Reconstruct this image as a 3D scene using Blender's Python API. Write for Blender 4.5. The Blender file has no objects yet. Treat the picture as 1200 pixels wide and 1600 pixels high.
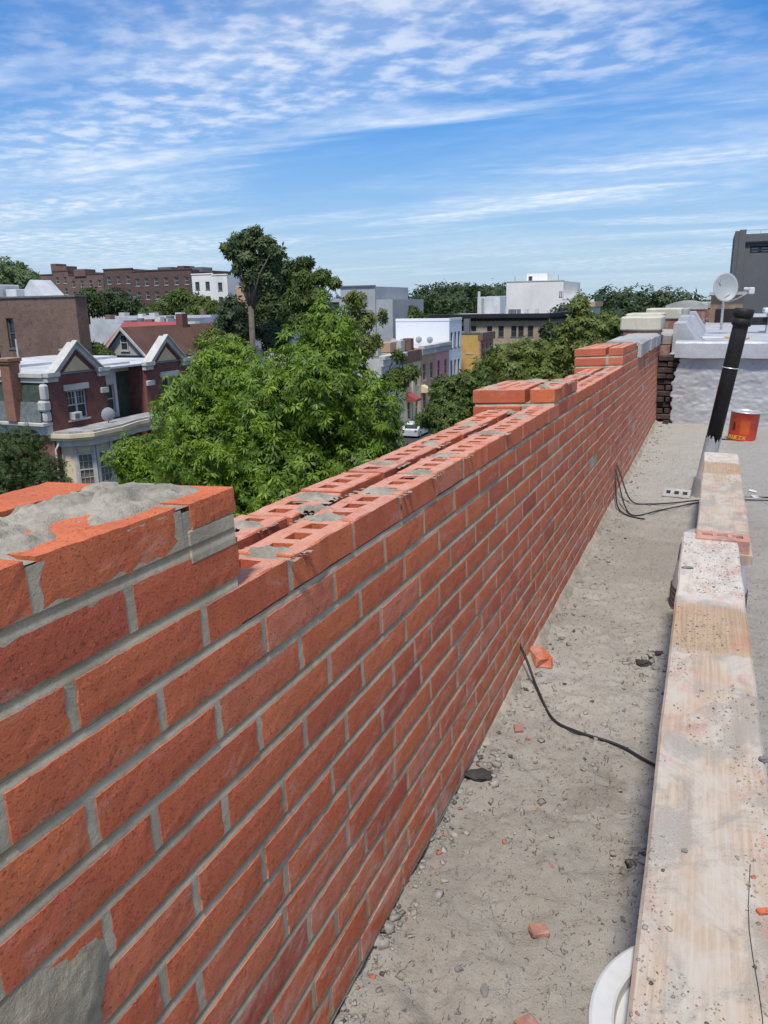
import bpy, math, random
import numpy as np
from mathutils import Vector, Matrix, Euler

# ------------------------------------------------------------------ camera
SC = bpy.context.scene
COL = SC.collection
F_PX, W_PX, H_PX = 1205.0, 1200.0, 1600.0
YAW, PITCH, ROLL = 0.3959, math.atan(325.0/1205.0), math.radians(-1.0)
def cam_axes():
    f = np.array([-math.sin(YAW)*math.cos(PITCH), math.cos(YAW)*math.cos(PITCH), -math.sin(PITCH)])
    r = np.array([math.cos(YAW), math.sin(YAW), 0.0]); u = np.cross(r, f)
    return r*math.cos(ROLL)+u*math.sin(ROLL), -r*math.sin(ROLL)+u*math.cos(ROLL), f
CR, CU, CF = cam_axes()
cam = bpy.data.cameras.new('camera'); camo = bpy.data.objects.new('camera', cam); COL.objects.link(camo)
cam.sensor_fit = 'VERTICAL'; cam.sensor_height = 32.0; cam.lens = 32.0*F_PX/H_PX
cam.clip_start = 0.02; cam.clip_end = 3000
camo.matrix_world = Matrix(((CR[0], CU[0], -CF[0], 0), (CR[1], CU[1], -CF[1], 0), (CR[2], CU[2], -CF[2], 0), (0, 0, 0, 1)))
SC.camera = camo
def at(px, py, axis, val):
    """photo pixel -> world point on the plane axis=val"""
    d = CF*F_PX + CR*(px-600) - CU*(py-800)
    return d*(val/d[axis])

# ------------------------------------------------------------------ sky and sun
SUN_EL, SUN_AZ = math.radians(62), math.radians(170)     # azimuth clockwise from +Y
sdir = Vector((math.sin(SUN_AZ)*math.cos(SUN_EL), math.cos(SUN_AZ)*math.cos(SUN_EL), math.sin(SUN_EL)))
sun = bpy.data.lights.new('sun', 'SUN'); suno = bpy.data.objects.new('sun', sun); COL.objects.link(suno)
sun.energy = 2.25; sun.angle = math.radians(8.0); sun.color = (1.0, 0.94, 0.84)
suno.rotation_euler = sdir.to_track_quat('Z', 'Y').to_euler(); suno.location = sdir*200
SC.view_settings.view_transform = 'Standard'; SC.view_settings.look = 'None'
SC.view_settings.exposure = 1.0; SC.view_settings.gamma = 1.0; SC.view_settings.use_curve_mapping = False
world = bpy.data.worlds.new('World'); SC.world = world; world.use_nodes = True
def build_sky():
    nt = world.node_tree; N = nt.nodes; L = nt.links
    N.clear()
    out = N.new('ShaderNodeOutputWorld'); bg = N.new('ShaderNodeBackground'); bg.inputs[1].default_value = 0.15
    L.new(bg.outputs[0], out.inputs[0])
    sky = N.new('ShaderNodeTexSky'); sky.sky_type = 'NISHITA'; sky.sun_disc = False
    sky.sun_elevation = SUN_EL; sky.sun_rotation = SUN_AZ
    sky.air_density = 1.0; sky.dust_density = 0.5; sky.ozone_density = 2.5; sky.altitude = 0
    hs = N.new('ShaderNodeHueSaturation'); hs.inputs['Saturation'].default_value = 1.32; hs.inputs['Value'].default_value = 1.0
    tint = N.new('ShaderNodeMix'); tint.data_type = 'RGBA'; tint.blend_type = 'MULTIPLY'; tint.inputs['Factor'].default_value = 1.0
    L.new(sky.outputs[0], tint.inputs[6]); tint.inputs[7].default_value = (0.27, 0.37, 0.50, 1); L.new(tint.outputs[2], hs.inputs['Color'])
    tc = N.new('ShaderNodeTexCoord'); sep = N.new('ShaderNodeSeparateXYZ'); L.new(tc.outputs['Generated'], sep.inputs[0])
    def math_(op, a, b=None, c=None, clamp=False):
        n = N.new('ShaderNodeMath'); n.operation = op; n.use_clamp = clamp
        for i, v in enumerate((a, b, c)):
            if v is None: continue
            if isinstance(v, (int, float)): n.inputs[i].default_value = v
            else: L.new(v, n.inputs[i])
        return n.outputs[0]
    def sstep(x, lo, hi):
        n = N.new('ShaderNodeMapRange'); n.interpolation_type = 'SMOOTHSTEP'
        n.inputs['From Min'].default_value = lo; n.inputs['From Max'].default_value = hi
        L.new(x, n.inputs['Value']); return n.outputs[0]
    zc = math_('MAXIMUM', sep.outputs[2], 0.0)
    den = math_('ADD', zc, 0.045)
    comb = N.new('ShaderNodeCombineXYZ')
    L.new(math_('DIVIDE', sep.outputs[0], den), comb.inputs[0]); L.new(math_('DIVIDE', sep.outputs[1], den), comb.inputs[1])
    def noise(scale, loc, rot, sx, sy, detail, rough, dist=0.0, lac=2.0):
        m = N.new('ShaderNodeMapping'); m.inputs['Location'].default_value = loc
        m.inputs['Rotation'].default_value = (0, 0, math.radians(rot)); m.inputs['Scale'].default_value = (sx, sy, 1)
        L.new(comb.outputs[0], m.inputs[0])
        n = N.new('ShaderNodeTexNoise'); n.inputs['Scale'].default_value = scale; n.inputs['Detail'].default_value = detail
        n.inputs['Roughness'].default_value = rough; n.inputs['Distortion'].default_value = dist; n.inputs['Lacunarity'].default_value = lac
        L.new(m.outputs[0], n.inputs['Vector']); return n.outputs['Fac']
    # SKY_PARAMS
    rot = 26
    big = noise(0.30, (5.5, 0.1, 0), rot, 0.45, 1.0, 2.0, 0.5, 0.25)        # broad sheets
    puffs = noise(7.5, (0, 0, 0), rot+20, 0.85, 1.0, 4.0, 0.52, 0.15)         # altocumulus grains
    streak = noise(1.25, (2.2, 9.4, 0), rot, 0.27, 1.0, 7.0, 0.56, 0.6)       # wind-drawn fibres
    sheet = sstep(big, 0.47, 0.58)
    grain = sstep(puffs, 0.36, 0.68)
    a = math_('MULTIPLY', sheet, math_('ADD', math_('MULTIPLY', grain, 0.30), 0.24))
    fib = math_('MULTIPLY', sstep(streak, 0.48, 0.80), 0.80)
    cl = math_('MAXIMUM', a, fib)
    veil = math_('MULTIPLY', sstep(noise(0.8, (9, 2, 0), rot, 0.4, 1, 5, 0.55, 0.3), 0.38, 0.8), 0.38)
    cl = math_('ADD', cl, veil, clamp=True)
    low = sstep(zc, 0.0, 0.12)                                              # distant clouds thin into the haze
    cl = math_('MULTIPLY', math_('MULTIPLY', cl, math_('ADD', math_('MULTIPLY', low, 0.8), 0.2)), 0.9)
    # colour of the cloud: bright where thick, slightly blue-grey where thin
    mixc = N.new('ShaderNodeMix'); mixc.data_type = 'RGBA'
    L.new(grain, mixc.inputs['Factor']); mixc.inputs[6].default_value = (2.6, 3.0, 3.5, 1); mixc.inputs[7].default_value = (3.8, 3.85, 3.9, 1)
    haze = N.new('ShaderNodeMix'); haze.data_type = 'RGBA'
    L.new(math_('MULTIPLY', math_('SUBTRACT', 1.0, sstep(sep.outputs[2], -0.05, 0.34)), 0.92), haze.inputs['Factor'])
    L.new(hs.outputs[0], haze.inputs[6]); haze.inputs[7].default_value = (1.65, 2.1, 2.6, 1)
    mx = N.new('ShaderNodeMix'); mx.data_type = 'RGBA'
    L.new(cl, mx.inputs['Factor']); L.new(haze.outputs[2], mx.inputs[6]); L.new(mixc.outputs[2], mx.inputs[7])
    L.new(mx.outputs[2], bg.inputs[0])
build_sky()

# ------------------------------------------------------------------ mesh and object helpers
rnd = random.Random(7)
def link(name, data, parent=None, mat=None):
    o = bpy.data.objects.new(name, data); COL.objects.link(o)
    if parent is not None: o.parent = parent
    if mat is not None and data is not None and not data.materials: data.materials.append(mat)
    return o
def tag(o, label=None, cat=None, group=None, kind=None):
    if label: o['label'] = label
    if cat: o['category'] = cat
    if group: o['group'] = group
    if kind: o['kind'] = kind
    return o
def empty(name, loc=(0, 0, 0), label=None, cat=None, group=None, rz=0):
    o = link(name, None); o.location = loc; o.rotation_euler = (0, 0, rz); o.empty_display_size = 0.2
    return tag(o, label, cat, group)
def np_mesh(name, V, F, mat=None, smooth=False):
    """V (n,3); F (m,k) uniform polygons"""
    V = np.asarray(V, np.float32); F = np.asarray(F, np.int32)
    me = bpy.data.meshes.new(name); me.vertices.add(len(V)); me.vertices.foreach_set('co', V.ravel())
    k = F.shape[1]; me.loops.add(F.size); me.loops.foreach_set('vertex_index', F.ravel())
    me.polygons.add(len(F)); me.polygons.foreach_set('loop_start', np.arange(0, F.size, k, dtype=np.int32))
    if smooth: me.polygons.foreach_set('use_smooth', np.ones(len(F), bool))
    me.update(calc_edges=True)
    if mat: me.materials.append(mat)
    return me
class MB:
    def __init__(s): s.V = []; s.F = []
    def add(s, vs, fs):
        b = len(s.V); s.V += [tuple(map(float, v)) for v in vs]; s.F += [tuple(b+i for i in f) for f in fs]; return s
    def box(s, x0, x1, y0, y1, z0, z1):
        return s.add([(x0,y0,z0),(x1,y0,z0),(x1,y1,z0),(x0,y1,z0),(x0,y0,z1),(x1,y0,z1),(x1,y1,z1),(x0,y1,z1)],
                     [(0,3,2,1),(4,5,6,7),(0,1,5,4),(1,2,6,5),(2,3,7,6),(3,0,4,7)])
    def bbox(s, x0, x1, y0, y1, z0, z1, b=0.01):
        """box with chamfered edges"""
        X, Y, Z = (x0, x1), (y0, y1), (z0, z1); vs = []; idx = {}
        for i in (0,1):
            for j in (0,1):
                for k in (0,1):
                    sx, sy, sz = (1-2*i), (1-2*j), (1-2*k)
                    for a in range(3):
                        p = [X[i]+sx*b, Y[j]+sy*b, Z[k]+sz*b]; p[a] = (X[i], Y[j], Z[k])[a]
                        idx[(i,j,k,a)] = len(vs); vs.append(p)
        fs = []
        for a in range(3):
            o1, o2 = [(1,2),(0,2),(0,1)][a]
            for sd in (0,1):
                q = []
                for (u, v) in ((0,0),(1,0),(1,1),(0,1)):
                    c = [0,0,0]; c[a] = sd; c[o1] = u; c[o2] = v; q.append(idx[(c[0],c[1],c[2],a)])
                flip = (sd == 0) ^ (a == 1)
                fs.append(tuple(q[::-1]) if flip else tuple(q))
        for a in range(3):          # edges along axis a
            o1, o2 = [(1,2),(0,2),(0,1)][a]
            for u in (0,1):
                for v in (0,1):
                    c0 = [0,0,0]; c0[o1] = u; c0[o2] = v; c1 = c0[:]; c1[a] = 1
                    fs.append((idx[(*c0,o1)], idx[(*c1,o1)], idx[(*c1,o2)], idx[(*c0,o2)]))
        for i in (0,1):
            for j in (0,1):
                for k in (0,1): fs.append((idx[(i,j,k,0)], idx[(i,j,k,1)], idx[(i,j,k,2)]))
        return s.add(vs, fs)
    def prism(s, poly, n0, n1, axis='x'):
        """extrude a 2D polygon along an axis. axis x: poly=(y,z); y: poly=(x,z); z: poly=(x,y)"""
        def P(p, t): return {'x': (t,p[0],p[1]), 'y': (p[0],t,p[1]), 'z': (p[0],p[1],t)}[axis]
        n = len(poly); vs = [P(p, n0) for p in poly]+[P(p, n1) for p in poly]
        fs = [tuple(range(n))[::-1], tuple(range(n, 2*n))]+[(i, (i+1) % n, n+(i+1) % n, n+i) for i in range(n)]
        return s.add(vs, fs)
    def tube(s, pts, r, n=8, cap=True):
        pts = [Vector(p) for p in pts]; m = len(pts); rr = r if hasattr(r, '__len__') else [r]*m
        vs = []; ref = None
        for i, p in enumerate(pts):
            t = (pts[min(i+1, m-1)]-pts[max(i-1, 0)]).normalized()
            if ref is None: ref = t.orthogonal().normalized()
            u = (ref-t*ref.dot(t)).normalized(); v = t.cross(u); ref = u
            for k in range(n):
                a = 2*math.pi*k/n; vs.append(p+(u*math.cos(a)+v*math.sin(a))*rr[i])
        fs = [(i*n+k, i*n+(k+1) % n, (i+1)*n+(k+1) % n, (i+1)*n+k) for i in range(m-1) for k in range(n)]
        if cap: fs += [tuple(range(n))[::-1], tuple(range((m-1)*n, m*n))]
        return s.add(vs, fs)
    def lathe(s, prof, n=32, c=(0, 0, 0)):
        m = len(prof)
        vs = [(c[0]+r*math.cos(2*math.pi*k/n), c[1]+r*math.sin(2*math.pi*k/n), c[2]+z) for r, z in prof for k in range(n)]
        fs = [(i*n+k, i*n+(k+1) % n, (i+1)*n+(k+1) % n, (i+1)*n+k) for i in range(m-1) for k in range(n)]
        return s.add(vs, fs)
    def mesh(s, name, mat=None, smooth=False):
        me = bpy.data.meshes.new(name); me.from_pydata(s.V, [], s.F); me.update()
        if smooth: me.polygons.foreach_set('use_smooth', [True]*len(me.polygons))
        if mat: me.materials.append(mat)
        return me
    def build(s, name, mat=None, parent=None, smooth=False): return link(name, s.mesh(name, mat, smooth), parent)
def fix_normals(me):
    import bmesh
    bm = bmesh.new(); bm.from_mesh(me); bmesh.ops.recalc_face_normals(bm, faces=bm.faces); bm.to_mesh(me); bm.free()
# value noise in numpy (for real relief)
def vnoise(x, y, seed=0):
    x = np.asarray(x, float); y = np.asarray(y, float)
    xi = np.floor(x).astype(np.int64); yi = np.floor(y).astype(np.int64); xf = x-xi; yf = y-yi
    def h(a, b):
        n = (a*374761393+b*668265263+seed*1442695041) & 0xffffffff
        n = ((n ^ (n >> 13))*1274126177) & 0xffffffff
        return ((n ^ (n >> 16)) & 0xffff)/65535.0
    u = xf*xf*(3-2*xf); v = yf*yf*(3-2*yf)
    return (h(xi, yi)*(1-u)+h(xi+1, yi)*u)*(1-v)+(h(xi, yi+1)*(1-u)+h(xi+1, yi+1)*u)*v
def fbm(x, y, o=4, seed=0):
    s = 0; a = 0.5; t = 0
    for i in range(o): s = s+a*vnoise(x, y, seed+i*17); t += a; a *= .5; x = x*2.03+11.3; y = y*2.03+5.7
    return s/t
def grid_faces(nx, ny):
    i, j = np.meshgrid(np.arange(nx-1), np.arange(ny-1), indexing='ij'); a = (i*ny+j).ravel()
    return np.stack([a, a+ny, a+ny+1, a+1], 1)

# ------------------------------------------------------------------ material helpers
class NT:
    def __init__(s, name):
        s.m = bpy.data.materials.new(name); s.m.use_nodes = True; s.nt = s.m.node_tree; s.N = s.nt.nodes; s.L = s.nt.links
        s.b = s.N['Principled BSDF']; s.out = s.N['Material Output']
    def new(s, t, **kw):
        n = s.N.new('ShaderNode'+t)
        for k, v in kw.items(): setattr(n, k, v)
        return n
    def set(s, sock, v):
        if isinstance(v, (int, float)): sock.default_value = v
        elif isinstance(v, (tuple, list)): sock.default_value = v if len(v) == len(sock.default_value) else (*v, 1)
        else: s.L.new(v, sock)
    def coord(s, kind='pos'):
        if kind == 'pos': return s.new('NewGeometry').outputs['Position']
        return s.new('TexCoord').outputs[kind]
    def map(s, vec, scale=(1,1,1), loc=(0,0,0), rot=(0,0,0)):
        n = s.new('Mapping'); n.inputs['Scale'].default_value = scale; n.inputs['Location'].default_value = loc; n.inputs['Rotation'].default_value = rot
        s.L.new(vec, n.inputs[0]); return n.outputs[0]
    def noise(s, vec, scale, detail=4, rough=0.55, dist=0.0, out='Fac'):
        n = s.new('TexNoise'); s.L.new(vec, n.inputs['Vector']); n.inputs['Scale'].default_value = scale
        n.inputs['Detail'].default_value = detail; n.inputs['Roughness'].default_value = rough; n.inputs['Distortion'].default_value = dist
        return n.outputs[out]
    def voro(s, vec, scale, feature='F1', out='Distance', rnd=1.0):
        n = s.new('TexVoronoi', feature=feature); s.L.new(vec, n.inputs['Vector']); n.inputs['Scale'].default_value = scale
        n.inputs['Randomness'].default_value = rnd; return n.outputs[out]
    def ramp(s, x, lo, hi, a=0.0, b=1.0, smooth=True):
        n = s.new('MapRange'); n.interpolation_type = 'SMOOTHSTEP' if smooth else 'LINEAR'
        for k, v in (('From Min', lo), ('From Max', hi), ('To Min', a), ('To Max', b)): n.inputs[k].default_value = v
        s.set(n.inputs['Value'], x); return n.outputs[0]
    def math(s, op, a, b=None, clamp=False):
        n = s.new('Math', operation=op, use_clamp=clamp); s.set(n.inputs[0], a)
        if b is not None: s.set(n.inputs[1], b)
        return n.outputs[0]
    def mix(s, f, a, b, blend='MIX'):
        n = s.new('Mix', data_type='RGBA', blend_type=blend); s.set(n.inputs['Factor'], f); s.set(n.inputs[6], a); s.set(n.inputs[7], b)
        return n.outputs[2]
    def bump(s, h, strength=0.3, dist=0.01, normal=None):
        n = s.new('Bump'); n.inputs['Strength'].default_value = strength; n.inputs['Distance'].default_value = dist
        s.L.new(h, n.inputs['Height'])
        if normal is not None: s.L.new(normal, n.inputs['Normal'])
        return n.outputs[0]
    def fin(s, col, rough=0.8, normal=None, spec=0.3, metal=0.0):
        s.set(s.b.inputs['Base Color'], col); s.set(s.b.inputs['Roughness'], rough); s.b.inputs['Specular IOR Level'].default_value = spec
        s.set(s.b.inputs['Metallic'], metal)
        if normal is not None: s.L.new(normal, s.b.inputs['Normal'])
        return s.m
def hsv(c, v): return tuple(max(0, x*v) for x in c)
def plain(name, c, rough=0.8, var=0.25, scale=1.5, bump=0.2, bscale=30, dirt=None, dirt_amt=0.4, spec=0.3, metal=0.0, bdist=0.01):
    t = NT(name); p = t.coord()
    n1 = t.noise(p, scale, 6, 0.65); col = t.mix(t.ramp(n1, 0.3, 0.7), hsv(c, 1-var), hsv(c, 1+var*0.7))
    n2 = t.noise(p, bscale, 5, 0.6)
    col = t.mix(t.ramp(n2, 0.35, 0.75, 0, 0.25), col, hsv(c, 0.7))
    if dirt:
        n3 = t.noise(t.map(p, (1, 1, 0.35)), scale*1.7, 7, 0.7, 0.5)
        col = t.mix(t.ramp(n3, 0.5, 0.72, 0, dirt_amt), col, dirt)
    return t.fin(col, rough, t.bump(n2, bump, bdist), spec, metal)
# ------------------------------------------------------------------ rooftop materials
def mat_brick(name='new_brick', cored=False):
    t = NT(name); oi = t.new('ObjectInfo'); g = t.new('NewGeometry')
    r = t.math('FRACT', t.math('ADD', oi.outputs['Random'], g.outputs['Random Per Island']))
    obj = t.coord('Object'); sh = t.new('CombineXYZ'); t.set(sh.inputs[0], t.math('MULTIPLY', r, 37.0)); t.set(sh.inputs[1], t.math('MULTIPLY', r, 91.0))
    va = t.new('VectorMath', operation='ADD'); t.L.new(g.outputs['Position'], va.inputs[0]); t.L.new(sh.outputs[0], va.inputs[1]); p = va.outputs[0]
    n1 = t.noise(p, 14, 5, 0.6)
    r2 = t.math('FRACT', t.math('MULTIPLY', r, 7.31))
    c = t.mix(r, (0.55, 0.155, 0.066), (0.47, 0.118, 0.057))
    c = t.mix(t.ramp(r2, 0.80, 0.98, 0, 0.7), c, (0.55, 0.205, 0.125))
    c = t.mix(t.ramp(r2, 0.14, 0.0), c, (0.36, 0.085, 0.052))
    c = t.mix(t.ramp(n1, 0.35, 0.75, 0, 0.55), c, (0.37, 0.088, 0.045))
    # wire-cut drag marks: short dark pits lying along the brick
    pits = t.noise(t.map(p, (1, 0.6, 1)), 330, 4, 0.65)
    pit = t.ramp(pits, 0.575, 0.67)
    c = t.mix(t.math('MULTIPLY', pit, 0.42), c, (0.13, 0.03, 0.02))
    sp = t.voro(p, 130, 'F1'); spk = t.math('MULTIPLY', t.ramp(sp, 0.11, 0.06), t.ramp(t.noise(p, 40, 2), 0.50, 0.62))
    c = t.mix(t.math('MULTIPLY', spk, 0.75), c, (0.62, 0.42, 0.33))
    # mortar smears and dust, more of it low on the wall where droppings splash
    sz = t.new('SeparateXYZ'); t.L.new(g.outputs['Position'], sz.inputs[0])
    lowm = t.ramp(sz.outputs[2], -0.45, -1.15)
    sm = t.noise(t.map(g.outputs['Position'], (1, 0.6, 1.6)), 16, 7, 0.72, 0.6)
    th = t.math('SUBTRACT', sm, t.math('MULTIPLY', t.math('SUBTRACT', 1.0, lowm), 0.13))
    smf = t.ramp(th, 0.41, 0.70, 0, 0.60)
    c = t.mix(smf, c, (0.56, 0.36, 0.29))
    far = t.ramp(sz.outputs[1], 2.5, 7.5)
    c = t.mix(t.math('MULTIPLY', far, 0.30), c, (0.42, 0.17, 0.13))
    if cored:
        sn = t.new('SeparateXYZ'); t.L.new(g.outputs['Normal'], sn.inputs[0])
        top = t.ramp(sn.outputs[2], 0.6, 0.9)
        dn = t.noise(g.outputs['Position'], 26, 6, 0.7)
        c = t.mix(t.math('MULTIPLY', top, t.ramp(dn, 0.22, 0.72, 0.15, 0.85)), c, (0.56, 0.33, 0.26))
    h = t.math('SUBTRACT', t.math('MULTIPLY', t.noise(p, 360, 4, 0.65), 0.55), t.math('MULTIPLY', pit, 0.5))
    h = t.math('ADD', h, t.math('MULTIPLY', t.noise(p, 70, 4, 0.6), 0.4))
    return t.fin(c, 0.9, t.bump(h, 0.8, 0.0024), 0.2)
def mat_mortar(name, base=(0.425, 0.365, 0.265), damp=(0.285, 0.243, 0.174), rel=1.0, groove=False):
    t = NT(name); p = t.coord()
    c = t.mix(t.ramp(t.noise(p, 9.0, 7, 0.7, 0.3), 0.34, 0.66), damp, base)
    c = t.mix(t.ramp(t.noise(p, 60, 4), 0.45, 0.8, 0, 0.5), c, (0.45, 0.41, 0.33))
    c = t.mix(t.ramp(t.voro(p, 330), 0.20, 0.1, 0, 0.5), c, (0.10, 0.10, 0.09))
    h = t.math('ADD', t.math('MULTIPLY', t.noise(p, 90, 6, 0.7), 1.0), t.math('MULTIPLY', t.noise(p, 420, 3, 0.6), 0.4))
    nrm = None
    if groove:                                   # tooled, slightly hollow bed joints
        so = t.new('SeparateXYZ'); t.L.new(t.coord('Object'), so.inputs[0]); u = t.math('DIVIDE', t.math('ADD', so.outputs[2], .0565), .0634)
        d = t.math('MULTIPLY', t.math('ABSOLUTE', t.math('SUBTRACT', t.math('FRACT', t.math('ADD', u, 40.5)), .5)), 9.2); d = t.math('MINIMUM', d, 1.0)
        nrm = t.bump(t.math('MULTIPLY', d, d), 1.0, 0.0045)
    return t.fin(c, 0.93, t.bump(h, 0.6*rel, 0.003, nrm), 0.2)
def mat_roof():
    t = NT('dusty_roof_coating'); p = t.coord()
    n1 = t.noise(p, 1.6, 7, 0.65, 0.4); n2 = t.noise(p, 7.5, 7, 0.7, 0.7); n3 = t.noise(p, 38, 6, 0.7, 0.4)
    c = t.mix(t.ramp(n1, 0.34, 0.68), (0.275, 0.250, 0.215), (0.365, 0.338, 0.298))
    c = t.mix(t.ramp(n2, 0.50, 0.72, 0, 0.55), c, (0.235, 0.212, 0.185))
    c = t.mix(t.ramp(n3, 0.56, 0.74, 0, 0.5), c, (0.175, 0.158, 0.138))
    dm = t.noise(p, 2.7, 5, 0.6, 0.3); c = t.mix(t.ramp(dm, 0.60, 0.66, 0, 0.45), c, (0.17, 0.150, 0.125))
    sx = t.new('SeparateXYZ'); t.L.new(p, sx.inputs[0])
    clean = t.ramp(sx.outputs[1], 4.2, 6.6)               # swept, paler coating towards the silver wall
    c = t.mix(t.math('MULTIPLY', clean, t.ramp(n2, 0.2, 0.6, 0.35, 0.85)), c, (0.365, 0.345, 0.31))
    blue = t.math('MULTIPLY', t.ramp(sx.outputs[0], 0.12, 0.3), 0.55)
    c = t.mix(blue, c, (0.28, 0.272, 0.262))
    pw = t.map(p, (1.0, 0.55, 1.0), (0, 0, 0), (0, 0, math.radians(-38)))
    fl = t.noise(pw, 95, 3, 0.55, 1.4); fm = t.ramp(t.noise(p, 3.0, 5, 0.65), 0.36, 0.56)
    c = t.mix(t.math('MULTIPLY', t.math('MULTIPLY', t.ramp(fl, 0.615, 0.68), fm), 0.6), c, (0.075, 0.068, 0.062))
    c = t.mix(t.math('MULTIPLY', t.ramp(t.noise(p, 300, 2), 0.62, 0.70), 0.6), c, (0.10, 0.09, 0.082))
    c = t.mix(t.ramp(t.voro(p, 95), 0.10, 0.05, 0, 0.4), c, (0.55, 0.52, 0.48))
    h = t.math('ADD', t.math('MULTIPLY', n3, 1.0), t.math('MULTIPLY', t.noise(p, 210, 5, 0.7), 0.45))
    h = t.math('ADD', h, t.math('MULTIPLY', t.ramp(fl, 0.6, 0.72), -0.5))
    return t.fin(c, 0.93, t.bump(h, 0.9, 0.009), 0.15)
def mat_plank():
    t = NT('weathered_plank'); o = t.coord('Object')
    g1 = t.noise(t.map(o, (60, 1.3, 60)), 3.0, 5, 0.6, 0.25)                 # grain lines running along the board
    g2 = t.noise(t.map(o, (160, 2.0, 160)), 2.0, 3, 0.6)
    c = t.mix(t.ramp(g1, 0.3, 0.72), (0.36, 0.27, 0.195), (0.47, 0.375, 0.285))
    c = t.mix(t.ramp(g2, 0.55, 0.75, 0, 0.4), c, (0.26, 0.18, 0.12))
    lime = t.ramp(t.noise(t.map(o, (3.0, 1.0, 1)), 4.0, 7, 0.72, 0.6), 0.38, 0.60, 0, 0.80)
    c = t.mix(lime, c, (0.45, 0.415, 0.365))
    grit = t.ramp(t.noise(t.map(o, (2.0, 1.6, 1), (3.3, 1.2, 0)), 4.2, 7, 0.70, 0.8), 0.44, 0.60, 0, 0.80)
    fine = t.noise(o, 260, 3, 0.7)
    c = t.mix(t.math('MULTIPLY', grit, t.ramp(fine, 0.3, 0.6, 0.45, 1.0)), c, (0.275, 0.255, 0.228))
    # clean tan stretch two thirds of the way along
    sp = t.new('SeparateXYZ'); t.L.new(o, sp.inputs[0])
    yy = t.math('ADD', sp.outputs[1], t.math('MULTIPLY', t.math('SUBTRACT', t.noise(t.map(o, (5, 5, 5)), 3, 5, 0.65), 0.5), 0.16))
    band = t.math('MULTIPLY', t.ramp(yy, 1.50, 1.54), t.ramp(yy, 1.86, 1.82))
    c = t.mix(t.math('MULTIPLY', band, 0.78), c, t.mix(t.ramp(g1, 0.3, 0.7), (0.31, 0.20, 0.115), (0.42, 0.29, 0.18)))
    far = t.ramp(yy, 1.84, 1.91)
    c = t.mix(t.math('MULTIPLY', far, t.ramp(t.noise(t.map(o, (6, 3, 1)), 5, 6, 0.7), 0.25, 0.6, 0, 0.85)), c, (0.54, 0.50, 0.45))
    red = t.math('MULTIPLY', t.ramp(t.noise(t.map(o, (1.6, 1.1, 1), (0.35, 7.1, 0)), 4.8, 5, 0.65, 0.4), 0.50, 0.66), t.ramp(t.noise(o, 120, 4, 0.7), 0.38, 0.62, 0.12, 1))
    c = t.mix(t.math('MULTIPLY', red, 0.55), c, (0.46, 0.16, 0.11))
    spk = t.math('MULTIPLY', t.ramp(t.noise(o, 330, 2), 0.68, 0.74), t.ramp(t.noise(o, 9, 4), 0.45, 0.6))
    c = t.mix(t.math('MULTIPLY', spk, 0.8), c, (0.12, 0.105, 0.095))
    ring = t.ramp(t.voro(t.map(o, (5.5, 5.0, 1), (0.2, 0.4, 0)), 1.0), 0.10, 0.075, 0, 0.6)
    c = t.mix(ring, c, (0.40, 0.27, 0.16))
    h = t.math('ADD', t.math('MULTIPLY', g2, 0.5), t.math('MULTIPLY', t.math('MULTIPLY', grit, fine), 1.6))
    return t.fin(c, 0.85, t.bump(h, 0.5, 0.003), 0.2)
def mat_silver():
    t = NT('silver_roof_paint'); p = t.coord()
    n1 = t.noise(t.map(p, (1, 1, 1.5)), 34, 6, 0.6, 2.2); n2 = t.noise(p, 3, 6, 0.7)
    c = t.mix(t.ramp(n2, 0.35, 0.7), (0.38, 0.385, 0.395), (0.50, 0.505, 0.515))
    c = t.mix(t.ramp(n1, 0.6, 0.8, 0, 0.35), c, (0.28, 0.29, 0.32))
    c = t.mix(t.ramp(t.noise(t.map(p, (1, 1, .3)), 7, 7, .7), 0.58, 0.75, 0, 0.3), c, (0.40, 0.38, 0.34))
    r = t.ramp(n1, 0.3, 0.7, 0.42, 0.62)
    return t.fin(c, r, t.bump(n1, 0.4, 0.015), 0.4, 0.25)
def mat_rubble():
    t = NT('rubble'); g = t.new('NewGeometry'); r = g.outputs['Random Per Island']; r2 = t.math('FRACT', t.math('MULTIPLY', r, 9.7))
    c = t.mix(r, (0.33, 0.30, 0.26), (0.175, 0.16, 0.145))
    c = t.mix(t.ramp(r2, 0.955, 0.97), c, (0.36, 0.12, 0.075))
    c = t.mix(t.ramp(r2, 0.12, 0.08), c, (0.07, 0.065, 0.06))
    n = t.noise(g.outputs['Position'], 150, 4)
    return t.fin(t.mix(t.ramp(n, 0.4, 0.8, 0, 0.4), c, (0.42, 0.39, 0.35)), 0.95, t.bump(n, 0.5, 0.003), 0.1)
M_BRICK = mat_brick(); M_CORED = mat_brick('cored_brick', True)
M_MORTAR = mat_mortar('mortar', groove=True); M_MORTAR_WET = mat_mortar('fresh_mortar', (0.38, 0.345, 0.285), (0.20, 0.185, 0.15), 2.2)
M_PARGE = mat_mortar('parging', (0.35, 0.298, 0.212), (0.22, 0.186, 0.130), 1.8)
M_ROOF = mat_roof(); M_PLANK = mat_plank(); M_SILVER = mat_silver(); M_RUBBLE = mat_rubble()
M_BLACK = plain('black_iron', (0.018, 0.017, 0.017), 0.6, 0.4, 6, 0.3, 60, (0.10, 0.085, 0.075), 0.3)
M_CABLE = plain('black_cable', (0.02, 0.02, 0.021), 0.55, 0.2, 10, 0.0)
M_CONC = plain('grey_concrete', (0.36, 0.355, 0.34), 0.9, 0.25, 3, 0.4, 60, (0.20, 0.19, 0.175), 0.5)
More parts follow.
